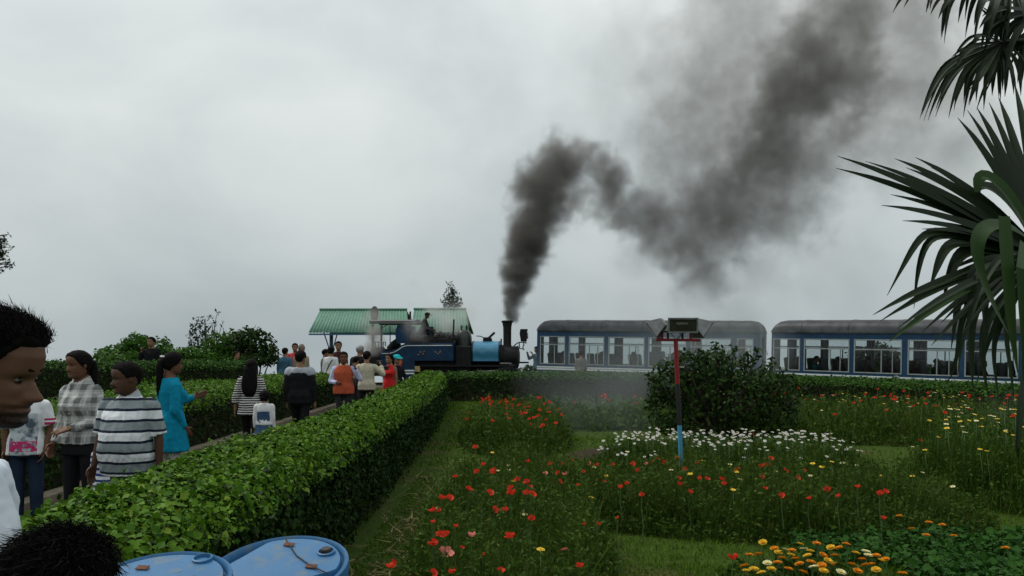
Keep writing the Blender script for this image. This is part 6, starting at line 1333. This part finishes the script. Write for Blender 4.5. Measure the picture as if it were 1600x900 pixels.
w_ = P(603.5, 575, 19.72); t = thing('camera', 'black camera hanging at the waist of the woman in red', 'camera', w_); MB().box((0, 0, 0), (.12, .07, .10)).build('camera_body', PLASTIC, t, 30, .01); MB().lathe([(.035, 0), (.035, .05), (.005, .05)], (0, -.03, -.01), 12, M=Matrix.Rotation(R(90), 3, 'X')).build('lens', PLASTIC, t, 40)
r, Mi, hh, arm = man('person in black with a bright teal cap behind the woman in red', 620, 552, 21.6, 35, SK3, HB, top=dict(mat=BLKC, hem=.8, sleeve=2, infl=.02), bottom=dict(mat=BLKC), v=.014, shoe=SHOE, hat=.06, pose={'L': ((.3, -.1, -1), (.3, -.3, -1))})
cp = MB().ell(tuple(Mi @ (Vector((0, .05, .80)) * hh)), (.105, .125, .075), 14, 8); cp.box(tuple(Mi @ (Vector((0, -.58, .72)) * hh)), (.15, .13, .02), rot=Matrix.Rotation(R(12), 3, 'X')); cp.build('cap', TCAP, r, 60)
def group_man(label, px, pt, Y, yaw, top_m, **kw):
    kw.setdefault('v', .015); kw.setdefault('bottom', dict(mat=DKC)); kw.setdefault('hair', HB)
    return man(label, px, pt, Y, yaw, kw.pop('skin', SK3), kw.pop('hair'), top=dict(mat=top_m, hem=kw.pop('hem', .8), sleeve=kw.pop('sleeve', 2), infl=kw.pop('infl', .024), sr=.008), shoe=SHOE, **kw)
r, Mi, hh, arm = group_man('woman in white top, back turned, bag strap across her shoulder', 517, 541, 25.0, 165, WHTC, style='bun', female=True, sleeve=1.4)
MB().tube([(-.12, .13, 1.38), (.0, .145, 1.2), (.12, .14, .95)], .014, 6).build('bag_strap', PLASTIC, r)
group_man('man in dark maroon jumper facing the camera beneath the shelter post', 529, 533, 26.2, 8, MARO)
group_man('man in grey-green coat turned away at the edge of the shelter group', 508, 545, 26, 120, GRYG, hem=.7)
group_man('broad grey-haired man in dark coat standing behind the photographer', 562, 539, 23, 150, BLKC, hair=HG, wide=1.22, infl=.04, pose={'L': ((.4, -.2, -1), (-.3, -.6, -.3)), 'R': ((-.4, -.2, -1), (.3, -.6, -.3))})
group_man('man in dark clothes between the vest wearer and the photographer', 556, 556, 22.4, 170, DKC)
group_man('man in blue denim shirt seen from behind beyond the hedge', 445, 543, 27, 172, BLUC)
group_man('man in coral red shirt behind the man in blue denim', 461, 536, 28, 10, PNKC)
r, Mi, hh, arm = group_man('man in beige vest wearing a tall grey hill cap', 471, 541, 27.2, 35, BEIG, hat=0)
MB().tube([Mi @ (Vector((0, .03, .74)) * hh), Mi @ (Vector((0, .02, .95)) * hh), Mi @ (Vector((.02, .10, 1.16)) * hh)], [.115, .105, .07], 14).build('cap', mat('hill_cap_grey', (.16, .13, .12), .9, .3), r, 50)
group_man('man in black coat holding a phone before the round bush', 237, 526, 21.2, -14, BLKC, hem=.72, pose={'R': ((-.6, -.15, -.75), (.45, -.2, 1)), 'L': ((.16, .02, -1), (.05, -.15, -1))}, infl=.03)
group_man('woman in navy and white striped top holding a camera under the dark bush', 369, 548, 24, 60, ST_BW2, female=True, style='bun', pose={'L': ((.2, -.6, -.6), (-.3, -.6, .7)), 'R': ((-.2, -.6, -.6), (.3, -.6, .7))})
group_man('man in pale clothes standing in the smoke before the second coach window', 908, 548, 31.4, 160, fabric('pale_grey_shirt', (.13, .125, .125), .1), sleeve=1.2)
group_man('man leaning out at the near end of the left coach with a camera', 839, 541, 34.6, -60, fabric('blue_grey_shirt', (.12, .17, .20), .15), pose={'R': ((-.3, -.7, -.4), (.3, -.5, .8)), 'L': ((.3, -.7, -.4), (-.3, -.5, .8))})
# fireman sitting on the coal
lc_ = Vector(loco.location); x = XW(660, 35.0)
r, Mi, hh, arm = person('person', 'man in dark shirt, jeans and cap sitting on the coal of the engine', (x, 35.0, .25 + lz(522)), 1.70, 78, SK1, HB, top=dict(mat=DKC, hem=.86, sleeve=1.3, infl=.016), bottom=dict(mat=DEN2), v=.014, hipz=.12, lean=16, legs={'L': ((.10, -.9, .42), (0, -.12, -1)), 'R': ((-.10, -.88, .36), (0, -.1, -1))}, pose={'R': ((-.15, -.55, -.8), (.05, -.9, -.1)), 'L': ((.15, -.55, -.8), (-.05, -.9, -.1))}, head=(0, 0), shoe=SHOE)
cp = MB().ell(tuple(Mi @ (Vector((0, .05, .80)) * hh)), (.10, .115, .07), 14, 8); k_ = len(cp.v); cp.box((0, 0, 0), (.14, .12, .015)); mm = Mi @ Matrix.Translation(Vector((0, -.55, .76)) * hh); cp.v[k_:] = [tuple(mm @ Vector(v)) for v in cp.v[k_:]]; cp.build('cap', BLKC, r, 60)

# ------------------------------------------------------------------ passengers
SIT = {'L': ((.06, -1, -.05), (0, -.05, -1)), 'R': ((-.06, -1, -.05), (0, -.05, -1))}; LAP = {'L': ((.1, -.25, -1), (-.15, -.9, -.15)), 'R': ((-.1, -.25, -1), (.15, -.9, -.15))}
PROTO = []
for cm, st, fm in ((DKC, 'short', False), (fabric('teal_jumper', (.02, .11, .13), .15), 'short', False), (fabric('brown_shawl', (.07, .05, .045), .2), 'long', True), (fabric('pale_scarf_cloth', (.26, .27, .27), .1), 'bun', True), (fabric('plum_cloth', (.08, .035, .06), .2), 'pony', True)):
    r, *_ = person('person', 'passenger', (0, 0, 0), 1.64, 0, SK2, HB if cm.name != 'pale_scarf_cloth' else cm, top=dict(mat=cm, hem=.86, sleeve=2, infl=.025), bottom=dict(mat=DKC), v=.022, hipz=.52, legs=SIT, pose=LAP, style=st, female=fm); PROTO.append(r)
used = set()
ORD = ['first', 'second', 'third', 'fourth', 'fifth', 'sixth']; CLO = ['dark jumper', 'teal jumper', 'brown shawl', 'pale head scarf', 'plum top']
def passenger(co, name, px, win, kind, sy, face, extra='', dz=0):
    root, Ln, sx, spots = co; xl = sx(px); rz = root.rotation_euler[2]; M = Matrix.Translation(root.location) @ root.rotation_euler.to_matrix().to_4x4(); p = M @ Vector((xl, sy, dz))
    pr = PROTO[kind]; o = pr if kind not in used else dup(pr); used.add(kind); o.location = p; o.rotation_euler = (0, 0, rz + R(90 if face > 0 else -90) + rnd.uniform(-.25, .25)); o.scale = (rnd.uniform(.95, 1.04),) * 3
    o['label'] = f'passenger in {CLO[kind]} {extra}at {ORD[win]} window of the {name} coach'; o['group'] = 'passengers in the coaches'
for a in ((873, 0, 4, -.45, 1, 'seated '), (901, 1, 2, -.45, 1, 'by the front edge '), (925, 1, 0, .45, -1, 'sitting on the far side '), (934, 1, 2, -.45, -1, 'by the rear edge '), (962, 2, 0, -.45, 1, 'facing the engine '), (985, 2, 2, -.45, -1, 'looking ahead '), (1000, 2, 4, .45, 1, 'low on the far side '), (1030, 3, 2, -.45, 1, 'seated '), (1046, 3, 0, .45, -1, 'on the far side '), (1060, 3, 4, -.45, 1, 'behind the post '), (1092, 4, 0, -.45, 1, 'at the front edge '), (1112, 4, 2, .45, 1, 'in the middle '), (1132, 4, 4, -.45, -1, 'at the rear edge '), (1156, 5, 0, -.3, -1, 'standing ')): passenger(coach1, 'left', *a, dz=.45 if a[-1] == 'standing ' else 0)
for a in ((1222, 0, 0, .4, 1, 'seated '), (1266, 1, 1, -.45, 1, 'with black hair '), (1284, 1, 2, .45, 1, 'in the middle '), (1302, 1, 4, -.45, -1, 'toward the rear '), (1318, 1, 0, .45, 1, 'on the far side '), (1348, 2, 2, -.45, 1, 'at the front edge '), (1368, 2, 0, .45, -1, 'on the far side '), (1384, 2, 4, -.45, 1, 'in the middle '), (1424, 3, 4, -.45, 1, 'at the front edge '), (1442, 3, 0, .45, 1, 'on the far side '), (1464, 3, 3, -.45, -1, 'turned sideways '), (1488, 3, 2, -.45, 1, 'at the rear edge '), (1530, 4, 0, -.45, 1, 'behind the palm leaves '), (1562, 4, 2, .45, -1, 'on the far side ')): passenger(coach2, 'right', *a)

# ------------------------------------------------------------------ smoke and steam as real volumes
def smoke(name, label, blobs, lo, hi, res, col, aniso=0, warp=.5, wscale=.9, eros=.8, nscale=1.0, detail=5, seed=0.0, fine=.0):
    """blobs: (x, y, z, radius, softness, density); a density grid is filled from them with noise eating the edges"""
    m = bpy.data.materials.new(name); m.use_nodes = True; q_ = m.node_tree; q_.nodes.clear(); o_ = q_.nodes.new('ShaderNodeOutputMaterial'); v_ = q_.nodes.new('ShaderNodeVolumePrincipled')
    v_.inputs['Color'].default_value = (*col, 1); v_.inputs['Density'].default_value = 1.0; v_.inputs['Anisotropy'].default_value = aniso
    q_.links.new(v_.outputs[0], o_.inputs['Volume'])
    g_ = bpy.data.node_groups.new(name, 'GeometryNodeTree'); g_.interface.new_socket('Geometry', in_out='INPUT', socket_type='NodeSocketGeometry'); g_.interface.new_socket('Geometry', in_out='OUTPUT', socket_type='NodeSocketGeometry')
    nn, ll = g_.nodes.new, g_.links.new; go = nn('NodeGroupOutput'); vc = nn('GeometryNodeVolumeCube'); sm_ = nn('GeometryNodeSetMaterial'); sm_.inputs['Material'].default_value = m
    vc.inputs['Min'].default_value = lo; vc.inputs['Max'].default_value = hi
    for ax, d in zip('XYZ', range(3)): vc.inputs['Resolution ' + ax].default_value = max(8, int((hi[d] - lo[d]) / res))
    pos = nn('GeometryNodeInputPosition').outputs[0]
    def vmath(op, a, b=None, sc=None):
        n_ = nn('ShaderNodeVectorMath'); n_.operation = op
        for i, v in enumerate((a, b)):
            if v is None: continue
            if isinstance(v, tuple): n_.inputs[i].default_value = v
            else: ll(v, n_.inputs[i])
        if sc is not None: n_.inputs['Scale'].default_value = sc
        return n_
    def mth(op, a, b=None, c=None, clamp=False):
        n_ = nn('ShaderNodeMath'); n_.operation = op; n_.use_clamp = clamp
        for i, v in enumerate((a, b, c)):
            if v is None: continue
            if isinstance(v, (int, float)): n_.inputs[i].default_value = v
            else: ll(v, n_.inputs[i])
        return n_.outputs[0]
    def nse(vec, sc, det, ro=.55):
        n_ = nn('ShaderNodeTexNoise'); n_.inputs['Scale'].default_value = sc; n_.inputs['Detail'].default_value = det; n_.inputs['Roughness'].default_value = ro; ll(vec, n_.inputs['Vector']); return n_
    ps = vmath('ADD', pos, (seed, seed * 1.3, seed * .7)).outputs[0]
    w1 = vmath('SUBTRACT', nse(ps, wscale, 2).outputs['Color'], (.5, .5, .5)).outputs[0]
    wp = vmath('ADD', pos, vmath('SCALE', w1, None, warp * 2).outputs[0]).outputs[0]
    wf = vmath('ADD', ps, vmath('SCALE', w1, None, 1.2).outputs[0]).outputs[0]; n1 = mth('ADD', mth('MULTIPLY', mth('SUBTRACT', nse(wf, nscale, detail, .6).outputs['Fac'], .5), eros * 2.4), mth('MULTIPLY', mth('SUBTRACT', nse(wf, nscale * 3.1, 3, .6).outputs['Fac'], .5), eros * fine))
    acc = None
    for (x, y, z, r_, soft, dens) in blobs:
        d_ = vmath('DISTANCE', wp, (x, y, z)).outputs['Value']; b_ = mth('ADD', mth('MULTIPLY_ADD', d_, -1.0 / r_, 1.0), mth('MULTIPLY', n1, min(1.0, .35 + soft)))
        f_ = mth('MULTIPLY', mth('DIVIDE', b_, soft, clamp=True), dens); acc = f_ if acc is None else mth('MAXIMUM', acc, f_)
    ll(acc, vc.inputs['Density']); ll(vc.outputs[0], sm_.inputs['Geometry']); ll(sm_.outputs[0], go.inputs[0])
    me = bpy.data.meshes.new(name); o = link(name, me); md = o.modifiers.new('fill', 'NODES'); md.node_group = g_; me.materials.append(m)
    tag(o, label, 'smoke', kind='stuff'); return o
YS = 35.1
def sb(px, py, r_, soft, dens, dy=0, Y=YS): p = P(px, py, Y + dy); return (p.x, p.y, p.z, r_ * Y / F, soft, dens)
def chain(pts, step=.5):
    o = []
    for a, b in zip(pts[:-1], pts[1:]):
        ln = math.hypot(b[0] - a[0], b[1] - a[1]); n_ = max(1, int(ln / (step * (a[2] + b[2]) / 2)))
        for k_ in range(n_): o.append(tuple(a[i] + (b[i] - a[i]) * k_ / n_ for i in range(6)))
    return o + [pts[-1]]
col_pts = [(796, 499, 8, .5, 9, 0), (800, 478, 13, .5, 6.5, 0), (810, 445, 22, .5, 4.2, 0), (820, 400, 33, .5, 2.9, 0), (836, 350, 43, .5, 2.1, .1), (850, 305, 50, .55, 1.7, .2), (868, 268, 48, .6, 1.5, .3)]
col_pts = [(a, b, c * (1.2 if b < 470 else 1.1), d, e, f) for a, b, c, d, e, f in col_pts]
blobs = [sb(*q[:5], q[5]) for q in chain(col_pts)]
plume = [(930, 262, 34, .6, 1.0, .5), (945, 310, 48, .7, .75, .5), (985, 335, 55, .7, .72, .6), (1030, 345, 70, .8, .60, .7), (1080, 370, 85, .8, .55, .8), (1100, 430, 55, .8, .50, .8), (1140, 330, 100, .8, .50, 1), (1180, 260, 110, .9, .44, 1.1), (1215, 330, 85, .9, .40, 1.2), (1240, 190, 120, .9, .42, 1.3), (1290, 120, 120, .8, .52, 1.4), (1250, 130, 100, .8, .5, 1.3), (1300, 60, 110, .9, .46, 1.5), (1180, 290, 110, .9, .46, 1.1), (1205, 215, 95, .7, .55, 1.2), (1240, 150, 95, .7, .55, 1.3), (1160, 280, 90, .7, .5, 1), (1280, 80, 95, .8, .5, 1.4), (1090, 330, 80, .8, .5, .8), (955, 285, 45, .7, .9, .5), (910, 250, 38, .6, 1.0, .4), (1320, 40, 110, 1, .42, 1.6), (1360, -50, 130, 1, .34, 1.6), (1300, 230, 95, 1, .30, 1.3),
         (1110, 235, 95, 1.1, .38, .8), (1060, 250, 70, 1.1, .26, .7), (1050, 120, 120, 1.3, .17, .5), (1180, 60, 140, 1.2, .24, 1), (1180, 160, 110, 1.1, .32, 1), (1420, 130, 150, 1.2, .26, 1.8), (1480, 230, 120, 1.3, .18, 2), (1400, 20, 150, 1.2, .30, 1.8), (1380, 230, 90, 1.2, .22, 1.6), (905, 235, 26, .6, .9, .4), (925, 232, 18, .6, 1.1, .4), (900, 300, 40, .8, .8, .3), (1000, 400, 60, 1.2, .2, .7), (1060, 460, 40, 1.2, .2, .8), (1190, 420, 60, 1.2, .22, 1), (1260, 330, 60, 1.2, .22, 1.2), (1000, 470, 130, 1.5, .05, .8), (1150, 480, 120, 1.5, .06, .8), (1300, 430, 110, 1.5, .06, 1), (1060, 180, 150, 1.5, .14, .6), (960, 160, 110, 1.5, .07, .5), (1140, 20, 130, 1.3, .22, 1)]
plume = [(a, b, c, d, e * (1.4 if c < 115 and d < 1 else 1.25), f) for a, b, c, d, e, f in plume]
plume += [(1090, 200, 110, 1.0, .42, .7), (1130, 120, 120, 1.1, .36, .8), (1045, 285, 80, 1.0, .40, .7), (1200, 80, 120, 1.1, .36, 1), (1150, 30, 130, 1.2, .28, 1), (1010, 220, 90, 1.3, .16, .6), (1370, 170, 100, 1.1, .30, 1.7), (1410, 60, 120, 1.2, .28, 1.7), (1230, 260, 110, .9, .5, 1.2), (980, 90, 110, 1.4, .12, .5)]
blobs += [sb(*q[:5], q[5]) for q in plume]
smoke('smoke_plume', 'dark coal smoke billowing from the engine chimney and drifting right across the sky', blobs, (-1.0, 32.2, 2.7), (22.5, 40.2, 20.0), .10, (.21, .198, .185), warp=.6, wscale=.8, eros=.85, nscale=.75, detail=4, fine=1.1)
st = [sb(641, 474, 9, .8, 1.2), (sb(646, 440, 15, 1, .6)), sb(655, 400, 18, 1.2, .12), sb(664, 340, 26, 1.3, .06), sb(700, 505, 34, 1.1, 1.1, .2), sb(680, 490, 28, 1.1, .9, .3), sb(725, 490, 26, 1.1, .9, .5), sb(650, 515, 20, 1.1, 1.2, -1), sb(715, 470, 16, 1.2, .25, .4), sb(662, 525, 12, 1, .5, -1)]
smoke('steam_cloud', 'pale steam drifting from the engine across the shelter roof', st, (-6.5, 32.2, 1.6), (-.6, 37.2, 8.5), .10, (.80, .80, .80), warp=.3, wscale=1.4, eros=.5, nscale=1.6, seed=7.0)
sr_ = [sb(583, 520, 13, .9, 4.5, -1.4), sb(585, 495, 12, 1, 2.0, -1.4), sb(580, 545, 15, .9, 4.5, -1.6), sb(575, 505, 22, 1.1, .8, .5), sb(600, 530, 16, 1.2, .4, 0), sb(610, 510, 20, 1.2, .3, 0), sb(590, 535, 18, 1.1, 1.6, -1)]
smoke('steam_cloud', 'grey steam rising past the post at the rear of the engine cab', sr_, (-8, 33.0, .6), (-4.2, 37.4, 4.4), .09, (.50, .48, .47), warp=.2, wscale=1.6, eros=.4, nscale=1.8, seed=3.0)
df = [sb(875, 605, 75, 1.3, .17, 0, 20), sb(935, 620, 85, 1.3, .24, 0, 19), sb(990, 605, 75, 1.3, .20, 0, 20), sb(900, 650, 70, 1.3, .16, 0, 16.5), sb(965, 655, 75, 1.3, .16, 0, 16.5), sb(1020, 560, 80, 1.3, .26, 0, 25), sb(1090, 540, 85, 1.3, .36, 0, 25.5), sb(1150, 540, 75, 1.3, .42, 0, 25.5), sb(1195, 560, 60, 1.3, .42, 0, 25.5), sb(940, 560, 70, 1.3, .14, 0, 26), sb(1570, 650, 60, 1.3, .10, 0, 15)]
smoke('drifting_smoke', 'thin low smoke drifting over the hedge and past the left coach', df, (-.8, 12.5, -.2), (12.5, 29.5, 4.4), .14, (.42, .46, .47), warp=.4, wscale=.6, eros=.22, nscale=.8, seed=5.0)
